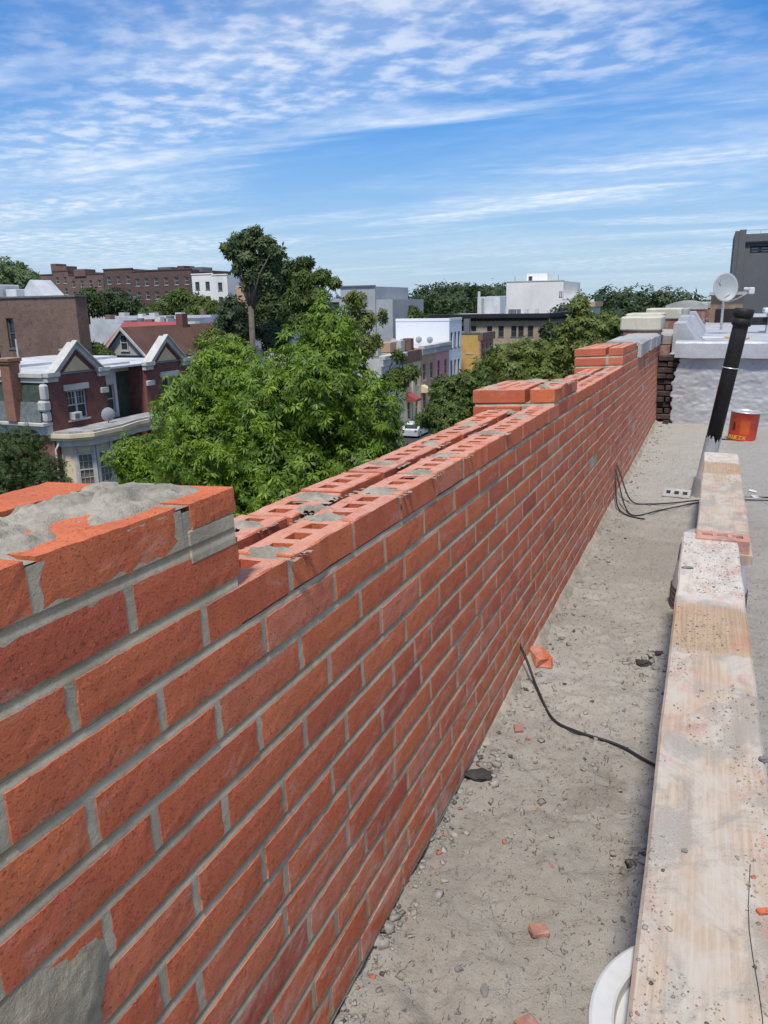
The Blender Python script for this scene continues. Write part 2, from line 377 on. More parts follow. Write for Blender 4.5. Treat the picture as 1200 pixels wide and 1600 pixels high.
M_CREAM = plain('cream_stone', (0.52, 0.49, 0.39), 0.85, 0.2, 3, 0.3, 60, (0.30, 0.28, 0.24), 0.5)
M_OLDBRICK = plain('tarred_old_brick', (0.060, 0.042, 0.038), 0.85, 0.5, 6, 0.6, 40, (0.16, 0.07, 0.055), 0.5)
M_WHITEPL = plain('white_plastic', (0.52, 0.52, 0.51), 0.45, 0.06, 6, 0.05, 60, (0.45, 0.42, 0.38), 0.35, 0.45)
M_LILAC = plain('lilac_plastic', (0.42, 0.39, 0.43), 0.5, 0.1, 6, 0.05, 60, (0.40, 0.37, 0.33), 0.5, 0.4)
M_DARKPL = plain('dark_purple_plastic', (0.045, 0.034, 0.045), 0.5, 0.2, 9, 0.05, 60, (0.2, 0.18, 0.16), 0.3, 0.4)
M_CARD = plain('cardboard', (0.50, 0.35, 0.20), 0.9, 0.1, 4, 0.05)
M_DISH = plain('dish_grey', (0.30, 0.325, 0.325), 0.5, 0.06, 4, 0.02, 40, None, 0, 0.4)
M_TIN = plain('bright_tin', (0.55, 0.56, 0.56), 0.35, 0.1, 8, 0.02, 40, None, 0, 0.5, 0.4)

# ------------------------------------------------------------------ roof surface
SLOPE = -0.0192
def roof_plane(x, y): return -1.155+SLOPE*np.asarray(y)
def roof_z(x, y):
    x = np.asarray(x, float); y = np.asarray(y, float)
    w = x+0.50                                            # distance from the wall foot
    z = roof_plane(x, y)
    z = z-.006+0.016*np.exp(-np.maximum(w, 0)/0.05)*(fbm(x*9, y*9, 4, 3))
    z = z+(fbm(x*4, y*4, 4, 11)-0.5)*0.022+(fbm(x*22, y*22, 4, 29)-0.5)*0.016+np.clip(fbm(x*30+7, y*30, 3, 51)-.62, 0, 1)*.035
    rid = np.abs(fbm(x*9+0.6*y, y*7-0.7*x, 3, 41)-0.5)
    z = z-0.006*np.exp(-(rid/0.035)**2)*(vnoise(x*2, y*2, 5) > 0.35)
    # boot prints: rows of small treads scuffed into the sand
    for (cx, cy, ang) in PRINTS:
        c, s_ = math.cos(ang), math.sin(ang); u = (x-cx)*c+(y-cy)*s_; v = -(x-cx)*s_+(y-cy)*c
        inside = np.clip(1-((u/0.045)**2+(v/0.13)**2)**2, 0, 1)
        z = z-inside*(0.004+0.004*(np.sin(v*330) > 0.1))
    return z
PRINTS = [(-0.28, 1.30, 0.5), (-0.12, 1.52, 0.3), (-0.30, 1.78, 0.7), (-0.20, 1.08, 0.2), (-0.16, 2.45, 0.5), (-0.26, 2.9, 0.4), (-0.10, 1.20, 0.9), (-0.33, 1.02, 1.0)]
def build_roof():
    xs = np.concatenate([np.linspace(-0.60, 0.25, 96), np.linspace(0.28, 1.0, 20), np.linspace(1.2, 7, 12)])
    ys = np.concatenate([np.linspace(-6, 0.7, 12), np.linspace(0.75, 3.6, 300), np.linspace(3.62, 9.6, 200)])
    X, Y = np.meshgrid(xs, ys, indexing='ij'); Z = roof_z(X, Y)
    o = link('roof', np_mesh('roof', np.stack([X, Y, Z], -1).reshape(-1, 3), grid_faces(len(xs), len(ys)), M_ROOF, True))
    tag(o, 'sandy grey roof surface strewn with grit beside the brick wall', None, None, 'structure')
build_roof()

# ------------------------------------------------------------------ the new brick wall
C = 0.0634; BH = 0.0496; BL = 0.213; JT = 0.0135; BW = 0.093
WD = dict(d=.5264, z=-.3272, s=SLOPE, lean=-.0438)
def wall_matrix():
    s, l = WD['s'], WD['lean']
    D = Vector((0, math.cos(s), math.sin(s))); U = Vector((math.sin(l), -math.sin(s)*math.cos(l), math.cos(s)*math.cos(l))); Nn = D.cross(U)
    return Matrix(((Nn.x, D.x, U.x, -WD['d']), (Nn.y, D.y, U.y, 0), (Nn.z, D.z, U.z, WD['z']), (0, 0, 0, 1)))
WALL_M = wall_matrix()
wall = empty('brick_wall', label='new orange-red brick parapet wall with grey mortar and open cored top, running away along the roof', cat='wall')
wall.matrix_world = WALL_M
def face_brick_mesh(seed, nu=14, nv=4):
    """solid brick, origin at the middle of its face (face at x=0), ragged arrises"""
    r = np.random.RandomState(seed); L_, H_ = BL-JT, BH
    us = np.linspace(-L_/2, L_/2, nu+1); vs = np.linspace(-H_/2, H_/2, nv+1)
    V = []; idx = {}
    for i, u in enumerate(us):
        for j, v in enumerate(vs):
            e = (i in (0, nu)) or (j in (0, nv))
            du = (r.normal(0, .0007) if i in (0, nu) else 0)+(-np.sign(u)*abs(r.normal(.0004, .0006)) if i in (0, nu) else 0)
            dv = (r.normal(0, .0004) if j in (0, nv) else 0)+(-np.sign(v)*abs(r.normal(.0003, .0005)) if j in (0, nv) else 0)
            x = (-.0004-abs(r.normal(0, .0003))) if e else r.normal(0, .00015)
            idx[i, j] = len(V); V.append((x, u+du, v+dv))
    Fs = [(idx[i, j], idx[i+1, j], idx[i+1, j+1], idx[i, j+1]) for i in range(nu) for j in range(nv)]
    ring = [idx[i, 0] for i in range(nu+1)]+[idx[nu, j] for j in range(1, nv+1)]+[idx[i, nv] for i in range(nu-1, -1, -1)]+[idx[0, j] for j in range(nv-1, 0, -1)]
    back = {}
    for a in ring: back[a] = len(V); p = V[a]; V.append((-BW, p[1], p[2]))
    n = len(ring)
    for k in range(n): a, b = ring[k], ring[(k+1) % n]; Fs.append((b, a, back[a], back[b]))
    Fs.append(tuple(back[a] for a in ring)[::-1])
    me = bpy.data.meshes.new('brick'); me.from_pydata(V, [], Fs); me.update(); me.materials.append(M_BRICK); return me
def cored_brick_mesh(seed, L_=BL-JT, Wd=BW, H_=BH, cores=3, mat=None):
    """brick with rectangular cores through it; origin at the middle of the +x face, top at +H/2"""
    r = np.random.RandomState(seed); b = .0022
    cl = .034; cw = .036; gap = (L_-.044-cores*cl)/(cores-1) if cores > 1 else 0
    ys = [-L_/2+b, ]
    start = -(cores*cl+(cores-1)*gap)/2; holes = []
    for k in range(cores): a = start+k*(cl+gap); ys += [a, a+cl]; holes.append(len(ys)-2)
    ys.append(L_/2-b); xs = [-Wd+b, -Wd/2-cw/2, -Wd/2+cw/2, -b]
    V = []; top = {}; bot = {}
    def vadd(p): V.append(p); return len(V)-1
    for i, x in enumerate(xs):
        for j, y in enumerate(ys):
            jx, jy = r.normal(0, .0013, 2); edge = i in (0, 3) or j in (0, len(ys)-1)
            top[i, j] = vadd((x+jx*(.6 if edge else 1), y+jy*(.6 if edge else 1), H_/2+r.normal(0, .0006)))
    Fs = []; hole = lambda i, j: i == 1 and j in holes
    for i in range(3):
        for j in range(len(ys)-1):
            if not hole(i, j): Fs.append((top[i, j], top[i+1, j], top[i+1, j+1], top[i, j+1]))
            else:
                q = [top[1, j], top[2, j], top[2, j+1], top[1, j+1]]; lo = [vadd((V[a][0], V[a][1], -H_/2+.004)) for a in q]
                for k in range(4): Fs.append((q[k], q[(k+1) % 4], lo[(k+1) % 4], lo[k]))
                Fs.append(tuple(lo))
    m = len(ys)-1
    ring = [top[i, 0] for i in range(4)]+[top[3, j] for j in range(1, m+1)]+[top[i, m] for i in (2, 1, 0)]+[top[0, j] for j in range(m-1, 0, -1)]
    def push(a, d, z):
        x, y, _ = V[a]; ex = b if x > -b*3 else (-b if x < -Wd+b*3 else 0); ey = b if y > L_/2-b*3 else (-b if y < -L_/2+b*3 else 0)
        return (x+ex*d, y+ey*d, z)
    r1 = [vadd(push(a, 1, H_/2-b)) for a in ring]; r2 = [vadd(push(a, 1, -H_/2)) for a in ring]; n = len(ring)
    for k in range(n):
        k2 = (k+1) % n
        Fs.append((ring[k], r1[k], r1[k2], ring[k2])); Fs.append((r1[k], r2[k], r2[k2], r1[k2]))
    Fs.append(tuple(r2)[::-1])
    me = bpy.data.meshes.new('brick'); me.from_pydata(V, [], Fs); me.update(); fix_normals(me); me.materials.append(mat or M_CORED); return me
FACE = [face_brick_mesh(100+i) for i in range(9)]
CORED = [cored_brick_mesh(200+i) for i in range(6)]
WALL_END = 9.95
P1_END, P2A, P2B, P3A, P3B = .784, 2.955, 3.50, 5.45, 6.52
nbrick = [0]; far_parts = MB()
def place(me, x, a0, a1, zc, flip=False, name='brick', par=None, kx=1.0):
    L0 = BL-JT; o = link(name, me, par or wall)
    o.location = (x+rnd.uniform(-.0003, .0009), (a0+a1)/2, zc+rnd.gauss(0, .0006)); o.scale = (kx, (a1-a0)/L0, 1+rnd.gauss(0, .008))
    o.rotation_euler = (rnd.gauss(0, .003), rnd.gauss(0, .004), (math.pi if flip else 0)+max(-.003, min(.003, rnd.gauss(0, .002))))
    if flip: o.location.x = x-BW*kx
    return o
def merge_mesh(dst, me, mtx):
    vs = [mtx @ v.co for v in me.vertices]; dst.add(vs, [tuple(p.vertices) for p in me.polygons])
far_top = MB()
def put_brick(me, x, a0, a1, zc, single, cored=False, flip=False):
    if a1-a0 < .02: return
    if single: place(me, x, a0, a1, zc, flip)
    elif cored:
        merge_mesh(far_top, me, Matrix.Translation((x, (a0+a1)/2, zc)) @ Matrix.Diagonal((1, (a1-a0)/(BL-JT), 1, 1)))
    else:
        far_parts.bbox(x-BW, x+rnd.gauss(0, .0007), a0, a1, zc-BH/2, zc+BH/2, .0016)
def course_joints(k, lo, hi, rr):
    if k < 0 and lo > 2: base = lo-JT/2-(BL/2 if k == -1 and lo > 5 else 0)
    elif k == -1: base = .577
    elif k == -2: base = .4707
    else: base = .9191+(0 if k % 2 == 0 else BL/2)+(rr.gauss(0, .010) if k > 0 else 0)+(rr.choice([0, 0, -.05, .05]) if k > 4 else 0)
    n0 = math.floor((lo-base)/BL)-1; js = []
    x = base+n0*BL
    while x < hi+BL:
        js.append(x); st = BL+rr.gauss(0, .0025)
        if k > 3 and rr.random() < .05: st = BL*rr.choice([.5, .55, .62])
        x += st
    return js
def course(k, lo, hi, single_to, end_joint=False):
    rr = random.Random(50+k); zc = -k*C-BH/2; js = course_joints(k, lo, hi, rr)
    for j0, j1 in zip(js, js[1:]):
        a0, a1 = max(j0+JT/2, lo), min(j1-JT/2, hi)
        if a1-a0 < .03: continue
        open_top = (k == 0 and not (a1 < P1_END or (a0 > P2A-.05 and a1 < P2B) or (a0 > P3A-.05 and a1 < P3B))) or (k == -1 and P2A-.01 < a0 < P2B) or (k == -2 and a0 > 2)
        me = rr.choice(CORED if open_top else FACE)
        put_brick(me, rr.uniform(-.0003, .001), a0, a1, zc, a1 < single_to, open_top)
LIMS = {k: 4.35 for k in range(-2, 13)}
for k in range(13): course(k, .16, WALL_END, 6.5 if k == 0 else 4.25-.02*k)
course(-1, .16, P1_END, 9); course(-1, P2A, P2B, 9); course(-1, P3A, P3B, 9)
course(-2, .16, .681, 9); course(-2, P3A, P3B, 9)
# outer wythe (its top row shows its cores), then the deeper outer bricks
XO = -.126
rr = random.Random(3); a = 0.72
while a < WALL_END-.2:
    L1 = BL-JT+rr.gauss(0, .002)
    if not (P2A-.12 < a+L1/2 < P2B or P3A-.1 < a+L1/2 < P3B): put_brick(rr.choice(CORED), XO+rr.gauss(0, .0025), a, a+L1, -BH/2+rr.gauss(0.001, .0012), a < 6.2, True)
    a += L1+rr.choice([.004, .009, .012])
for k in range(0, 13):
    a = -.05+(k % 2)*BL/2
    while a < WALL_END-.1:
        if k > 0 or (P2A-.12 < a+.1 < P2B or P3A-.1 < a+.1 < P3B or a < .6): far_parts.bbox(XO-BW, XO, a, a+BL-JT, -k*C-BH, -k*C, .0016)
        a += BL
# the wider brick steps: cross rows outside the wythes
def pier(a0, a1, ktop, nrow, step):
    for k in range(ktop, 1):
        zc = -k*C-BH/2; topmost = (k == ktop)
        # near face: a stretcher across the outer side and a header-like end
        off = -.100
        xs = [(-.318, off-JT), ]
        w = xs[0][1]-xs[0][0]
        if k == 0: xs = [(-.318, -.232)]; w = .086
        if k < 0: 
            me = cored_brick_mesh(310+k*7+int(a0*10), L_=BW, Wd=w, cores=1) if not topmost else cored_brick_mesh(330+k+int(a0*10), L_=BW, Wd=w, cores=1)
            o = link('brick', me, wall); o.location = (xs[0][1], a0+BW/2, zc)
        else:
            o = link('brick', cored_brick_mesh(350+int(a0*10), L_=BW, Wd=w, cores=1), wall); o.location = (xs[0][1], a0+BW/2, zc)
        # rows running back
        aa = a0+BW+JT
        while aa < a1-.05:
            e = min(aa+BL-JT, a1)
            for xo in ((XO+.005, -.222) if k < 0 else (-.222,)):
                me = CORED[(k*3+int(aa*10)) % 6]; place(me, xo, aa, e, zc)
            aa = e+JT
        if k < 0 and off == -.100: pass
pier(P2A, P2B, -1, 3, 0); pier(P3A, P3B, -2, 3, 0)
# pier 1, nearest: outer bricks and the loose end brick on its bed of mortar
for (a0, a1) in ((.56, .775), (.33, .548), (.10, .318)): place(rnd.choice(FACE), -.200, a0, a1, C+.075 if False else 2*C-BH/2-.001)
for (a0, a1) in ((.50, .775), (.27, .488)): place(rnd.choice(FACE), -.200, a0, a1, C-BH/2)
o = place(FACE[3], .0015, .697, .786, 2*C-.0165); o.scale.z = .62; o.rotation_euler.x = .02
far_parts.build('brick', M_BRICK, wall)['kind'] = 'stuff'
fm = far_top.mesh('brick', M_CORED); link('brick', fm, wall)['kind'] = 'stuff'
# mortar: body behind the faces, head joints of the open top course, beds under the steps
mb = MB(); RC = -.0011
def slab(x0, x1, a0, a1, z0, z1): mb.box(x0, x1, a0, a1, z0, z1)
slab(-.090, RC, .16, WALL_END-.004, -13*C+.004, -BH-.0035)
slab(-.214, XO-.004, -.05, WALL_END-.004, -13*C+.004, -BH-.0035)
slab(-.195, RC, .16, P1_END-.006, -BH-.003, 2*C-BH-.004)
slab(-.195, RC+.0005, .16, .681, 2*C-BH-.0045, 2*C-.006)
slab(-.312, RC, P2A+.004, P2B-.004, -BH-.003, C-BH-.003)
slab(-.312, RC, P3A+.004, P3B-.004, -BH-.003, 2*C-BH-.003)
for k in (1, 2):
    for (pa, pb) in (((P2A, P2B), (P3A, P3B)) if k == 1 else ((P3A, P3B),)):
        js = course_joints(-k, pa, pb, random.Random(50-k))
        for j in js:
            if pa+.02 < j < pb-.02: mb.box(-.09, RC, j-JT/2-.002, j+JT/2+.002, k*C-BH-.002, k*C-.003)
js = course_joints(0, .16, WALL_END, random.Random(50))
for j in js:
    if P1_END-.05 < j < WALL_END-.05 and not (P2A < j < P2B) and not (P3A < j < P3B):
        mb.box(-.088, RC, j-JT/2-.002, j+JT/2+.002, -BH-.004, -.002-rnd.random()*.003)
# mortar flush under the loose end brick of the nearest step
mb.bbox(-.085, .0008, .688, .783, C-.010, 2*C-.031, .003)
mb.box(-.085, -.001, .676, .700, C-.010, 2*C-.010)
mb.build('mortar', M_MORTAR, wall)
# squeezed-out mortar dabs on the open top
def dab(name, cx, ca, z, rx, ra, h, seed, mat=M_MORTAR_WET, n=34, parent=wall, ext=None):
    u = np.linspace(-1.25, 1.25, n); U_, V_ = np.meshgrid(u, u, indexing='ij')
    R_ = np.sqrt(U_**2+V_**2); edge = .45+1.15*(fbm(U_*2.1+seed, V_*2.1, 4, seed)-.2)
    Hh = np.clip(1-(R_/edge)**2, -.4, 1)*h*(.2+1.6*fbm(U_*5+seed*3, V_*5, 4, seed+9))
    keep = Hh > -h*.45
    P_ = np.stack([cx+U_*rx, ca+V_*ra, z+Hh-.0015], -1).reshape(-1, 3); Fs = grid_faces(n, n); k = keep.ravel(); Fs = Fs[k[Fs].all(1)]
    me = np_mesh(name, P_, Fs, mat, True); return link(name, me, parent)
rr = random.Random(21)
for (px, ca, rx, ra) in ((-.045, .93, .040, .022), (-.058, 1.135, .035, .03), (-.05, 1.36, .042, .026), (-.04, 1.56, .035, .03), (-.17, 1.06, .03, .028), (-.165, 1.29, .040, .03), (-.11, 1.20, .03, .025),
                         (-.17, 1.66, .04, .03), (-.05, 1.79, .04, .03), (-.16, 1.98, .03, .04), (-.05, 2.2, .04, .03), (-.17, 2.4, .035, .04), (-.05, 2.62, .035, .035), (-.13, 2.75, .04, .03), (-.06, 3.8, .04, .05), (-.16, 4.2, .05, .05), (-.17, 4.7, .05, .05), (-.06, 4.9, .04, .05)):
    dab('mortar_dab', px, ca, .0004, rx*1.15, ra*1.1, .0075, rr.randint(1, 999))
for (px, ca, rx, ra) in ((-.05, 3.05, .045, .05), (-.05, 3.3, .05, .07), (-.17, 3.40, .06, .05), (-.27, 3.08, .05, .04)): dab('mortar_dab', px, ca, C+.0008, rx, ra, .009, rr.randint(1, 999))
def mortar_heap():
    nx, na = 110, 260; xs = np.linspace(-.205, -.001, nx); as_ = np.linspace(.16, .785, na)
    X, A = np.meshgrid(xs, as_, indexing='ij')
    cov = fbm(X*14+3, A*9, 4, 61)                                    # cover on the brick tops
    edge = np.clip((-X-.006-.028*fbm(A*0+1, A*16, 3, 5)-.006)/.018, 0, 1)
    h = -.004+edge*(.0035+.011*np.clip(cov-.18, 0, 1))+edge*(fbm(X*45, A*45, 4, 77)-.45)*.007
    tr = np.exp(-(((X+.140)/.042)**2)); h = h+tr*(-.010+.020*fbm(X*18, A*15, 4, 88))
    lump = np.clip(fbm(X*34+4, A*30, 4, 99)-.47, 0, 1)*.035; h = h+lump*edge
    h = h+edge*(fbm(X*110, A*110, 3, 123)-.5)*.006-edge*np.clip(fbm(X*24+9, A*20, 3, 140)-.6, 0, 1)*.05
    h = np.where(X < -.185, h-.03*np.clip((-.185-X)/.012, 0, 1)*(A > .45), h)
    h = np.where((A > .70), np.minimum(h, -.001+.007*cov+edge*.004), h)
    end = np.clip((.785-A)/.02, 0, 1); h = h*end-.012*(1-end)
    P_ = np.stack([X, A, 2*C+h], -1).reshape(-1, 3)
    tag(link('mortar_heap', np_mesh('mortar_heap', P_, grid_faces(nx, na), M_MORTAR_WET, True), wall), 'wet grey mortar spread over the near end of the wall')
mortar_heap()
def parging():
    nu, nv = 130, 150; A, Z = np.meshgrid(np.linspace(.20, .60, nu), np.linspace(-.84, -.22, nv), indexing='ij')
    edge = .468-.065*np.clip((-.30-Z)/.10, -1, .3)+.06*(fbm(Z*9, Z*0+2, 4, 8)-.5)+np.clip((-.46-Z), 0, 1)*.22+.03*np.sin(Z*33)
    m = np.clip((edge-A)/.05, -1, 1); top = np.clip((-.255-Z+.05*(fbm(A*16, A*0, 3, 4)-.5))/.05, -1, 1); m = np.minimum(m, top)+(fbm(A*40, Z*40, 3, 23)-.5)*.35
    h = .0065*np.clip(m, -1, .75)+np.clip(m+.3, 0, 1)*(fbm(A*30, Z*30, 4, 13)-.5)*.006-.0008
    keep = (m > -.95).ravel(); Fs = grid_faces(nu, nv); Fs = Fs[keep[Fs].all(1)]
    P_ = np.stack([h, A, Z], -1).reshape(-1, 3)
    tag(link('parging_patch', np_mesh('parging_patch', P_, Fs, M_PARGE, True), wall), 'rough grey cement patch smeared on the wall face')
parging()
# pale cant strip at the wall foot
def cant():
    n = 260; ys = np.linspace(1.75, 9.6, n); V = []
    for i, y in enumerate(ys):
        j = .016*float(fbm(y*7, 0.3, 4, 4)); z = float(roof_plane(0, y)); k = min(1, (y-1.75)/.5); w = WD['lean']*0
        V += [(-.512, y, z+(.020+j)*k), (-.492+j*.6, y, z+(.016+j*.8)*k), (-.468+2*j, y, z-.014)]
    Fs = [(3*i+k, 3*i+k+1, 3*i+4+k, 3*i+3+k) for i in range(n-1) for k in range(2)]
    me = bpy.data.meshes.new('cant_strip'); me.from_pydata(V, [], Fs); me.update(); me.materials.append(plain('cant_cement', (0.33, 0.285, 0.225), 0.95, .35, 8, .9, 60))
    fix_normals(me); tag(link('cement_cant', me), 'pale cement cant strip along the foot of the brick wall', 'cement strip')
cant()
# ------------------------------------------------------------------ grit, rubble and bits on the roof
def chunk_arrays(pts, sizes, seed, flat=0.6):
    r = np.random.RandomState(seed); base = np.array([(-1,-1,-1),(1,-1,-1),(1,1,-1),(-1,1,-1),(-1,-1,1),(1,-1,1),(1,1,1),(-1,1,1)], float)
    faces = np.array([(0,3,2,1),(4,5,6,7),(0,1,5,4),(1,2,6,5),(2,3,7,6),(3,0,4,7)])
    n = len(pts); V = np.empty((n, 8, 3)); 
    for i in range(n):
        b = base*(1+r.uniform(-.45, .25, (8, 3)))*np.array([1, r.uniform(.5, 1), flat*r.uniform(.5, 1.1)])*.5*sizes[i]
        a = r.uniform(0, 6.28); t = r.normal(0, .35); ca, sa, ct, st = math.cos(a), math.sin(a), math.cos(t), math.sin(t)
        Rz = np.array([[ca, -sa, 0], [sa, ca, 0], [0, 0, 1]]); Rx = np.array([[1, 0, 0], [0, ct, -st], [0, st, ct]])
        V[i] = b@Rx.T@Rz.T+pts[i]
    Fs = (faces[None]+8*np.arange(n)[:, None, None]).reshape(-1, 4)
    return V.reshape(-1, 3), Fs
def rubble():
    r = np.random.RandomState(4); P = []; S = []
    def put(x, y, s): P.append((x, y, float(roof_z(x, y))+s*.12)); S.append(s)
    for i in range(420):                       # crumbs banked against the wall foot
        y = .75+abs(r.normal(0, 1.1)); x = -.50+abs(r.normal(0, .035)) - .02*max(0, 1.2-y)
        put(x, y, np.clip(r.lognormal(-4.9, .55), .003, .030))
    for i in range(600):
        y = r.uniform(1.8, 8.8); x = -.45+abs(r.normal(0, .07)); put(x, y, np.clip(r.lognormal(-5.0, .5), .003, .022))
    for i in range(500): put(r.uniform(-.45, .3), .8+r.beta(1.1, 2.4)*7, np.clip(r.lognormal(-5.7, .5), .002, .013))
    for (cx, cy, n, sp, sz) in ((-.11, 2.58, 60, .05, .011), (-.45, 1.78, 40, .03, .012), (-.06, 1.55, 30, .03, .010), (-.07, 2.35, 30, .03, .008), (-.30, 1.62, 24, .07, .007), (-.2, 1.85, 50, .10, .006), (-.18, 2.05, 50, .1, .006)):
        for i in range(n): put(cx+r.normal(0, sp), cy+r.normal(0, sp*1.5), np.clip(sz*r.lognormal(0, .5), .003, .028))
    V, Fs = chunk_arrays(np.array(P), S, 5)
    tag(link('rubble_grit', np_mesh('rubble_grit', V, Fs, M_RUBBLE)), 'loose mortar crumbs and grit scattered over the roof', 'rubble', None, 'stuff')
rubble()
def shard(name, x, y, sx, sy, sz, rz, mat, label, cat, seed, group=None, tilt=0.1, z=None):
    r = np.random.RandomState(seed); me = MB().bbox(-sx/2, sx/2, -sy/2, sy/2, 0, sz, min(sx, sy, sz)*.16).mesh(name, mat)
    co = np.empty(len(me.vertices)*3); me.vertices.foreach_get('co', co); co = co.reshape(-1, 3)*(1+r.uniform(-.14, .14, (len(co)//3, 3))); me.vertices.foreach_set('co', co.ravel())
    o = link(name, me); o.location = (x, y, (float(roof_z(x, y)) if z is None else z)-sz*.12); o.rotation_euler = (tilt*r.uniform(-1, 1), tilt*r.uniform(-1, 1), rz)
    return tag(o, label, cat, group)
def lump(name, x, y, sx, sy, sz, rzv, mat, label, cat, seed, z=None):
    V = []; nu, nv = 22, 12
    for j in range(nv+1):
        th = math.pi*j/nv
        for i in range(nu):
            a = 2*math.pi*i/nu; d = (math.sin(th)*math.cos(a), math.sin(th)*math.sin(a), math.cos(th)); k = .55+.9*float(fbm(d[0]*2.2+seed*3.1, d[1]*2.2+d[2]*1.7, 4, seed))
            V.append((d[0]*k*sx/2, d[1]*k*sy/2, d[2]*k*sz/2))
    Fs = [(j*nu+i, j*nu+(i+1) % nu, (j+1)*nu+(i+1) % nu, (j+1)*nu+i) for j in range(nv) for i in range(nu)]
    me = bpy.data.meshes.new(name); me.from_pydata(V, [], Fs); me.update(); fix_normals(me); me.materials.append(mat)
    o = link(name, me); o.location = (x, y, (float(roof_z(x, y)) if z is None else z)+sz*.22); o.rotation_euler = (0, 0, rzv); return tag(o, label, cat)
M_DARKBIT = plain('dark_tar_bit', (0.05, 0.045, 0.042), 0.8, .4, 20, .4, 90)
M_GREYBIT = plain('grey_stone_bit', (0.20, 0.19, 0.18), 0.9, .3, 20, .4, 90)
M_SHARD = plain('brick_shard', (0.34, 0.17, 0.13), 0.95, .25, 20, .4, 90, (0.35, .3, .26), .6)
shard('brick_fragment', -.455, 2.46, .060, .10, .050, .55, M_BRICK, 'orange-red broken brick end lying against the wall foot beside the black cable', 'brick', 1)
shard('brick_shard', -.212, 1.255, .035, .028, .012, .5, M_SHARD, 'small dusty brick shard in the sand, farther of the two before the plank', 'brick shard', 2)
shard('brick_shard', -.190, 1.045, .035, .030, .016, .9, M_SHARD, 'small dusty brick shard in the sand beside the white bucket', 'brick shard', 3)
shard('brick_shard', -.420, 1.985, .024, .034, .010, .4, M_SHARD, 'thin pinkish brick chip in the sand below the brick fragment', 'brick shard', 4)
lump('tar_clump', -.120, 2.57, .055, .045, .024, .2, M_DARKBIT, 'black crumbly tar clump on the sand left of the plank', 'tar clump', 5)
lump('tar_clump', -.075, 2.68, .035, .03, .016, 1.2, M_DARKBIT, 'smaller black tar clump next to the plank edge', 'tar clump', 6)
lump('tar_flake', -.455, 1.70, .080, .050, .020, .3, M_DARKBIT, 'dark curled tar flake near the wall foot', 'tar flake', 7)
lump('stone_chip', -.330, 1.105, .016, .013, .010, .3, M_GREYBIT, 'dark grey pebble on the sand near the wall', 'pebble', 8)
lump('mortar_lump', -.275, 1.085, .030, .014, .010, 1.9, M_GREYBIT, 'long grey mortar crumb lying on the sand', 'mortar lump', 9)

# ------------------------------------------------------------------ cables out of the wall
def cable(pts, r, label, name='cable'):
    P = []
    for i in range(len(pts)-1):
        p0, p1, p2, p3 = [Vector(pts[max(0, min(len(pts)-1, j))]) for j in (i-1, i, i+1, i+2)]
        for t in np.linspace(0, 1, 9)[:-1]:
            P.append(.5*((2*p1)+(-p0+p2)*t+(2*p0-5*p1+4*p2-p3)*t*t+(-p0+3*p1-3*p2+p3)*t**3))
    P.append(Vector(pts[-1])); o = MB().tube(P, r, 8).build(name, M_CABLE, None, True); return tag(o, label, 'cable', 'black cables from the wall')
def rz(x, y, h=.006): return (x, y, float(roof_z(x, y))+h)
cable([(-.55, 2.32, -1.055), (-.52, 2.335, -1.06), (-.47, 2.31, -1.13), rz(-.42, 2.24, .012), rz(-.34, 2.08), rz(-.26, 2.03, .012), rz(-.14, 2.00), rz(-.03, 1.93), rz(.08, 1.90), rz(.3, 1.98)], .0042, 'black cable from the brick wall across the sand to the plank')
cable([(-.60, 5.20, -.99), (-.53, 5.20, -1.00), (-.47, 5.12, -1.09), rz(-.38, 5.0, .02), rz(-.25, 5.02), rz(-.08, 5.10, .012), rz(.0, 5.16, .014), rz(.35, 5.47), rz(.8, 5.50), rz(1.6, 5.45)], .0048, 'topmost black cable leaving the far wall, running to the vent pipe')
cable([(-.60, 5.20, -1.00), (-.53, 5.19, -1.01), (-.49, 5.05, -1.13), rz(-.44, 4.78, .02), rz(-.36, 4.66), rz(-.27, 4.62)], .0042, 'black cable end looping from the far wall onto the roof')
cable([(-.60, 5.19, -1.005), (-.53, 5.18, -1.015), (-.47, 5.03, -1.12), rz(-.40, 4.80, .02), rz(-.33, 4.68), rz(-.20, 4.84), rz(-.05, 5.05, .012), rz(.1, 5.22), rz(.5, 5.38), rz(1.6, 5.36)], .0042, 'lower black cable drooping from the far wall beside the pipe')
blk = empty('cored_block', (-.115, 5.33, float(roof_z(-.115, 5.33))), 'small grey cored block lying on the roof by the cables', 'block', None, .1)
link('body', cored_brick_mesh(777, mat=M_CONC), blk).matrix_local = Matrix.Translation((.0, -.0, .035)) @ Matrix.Rotation(math.radians(78), 4, 'Z') @ Matrix.Rotation(math.radians(-32), 4, 'Y') @ Matrix.Scale(.85, 4)

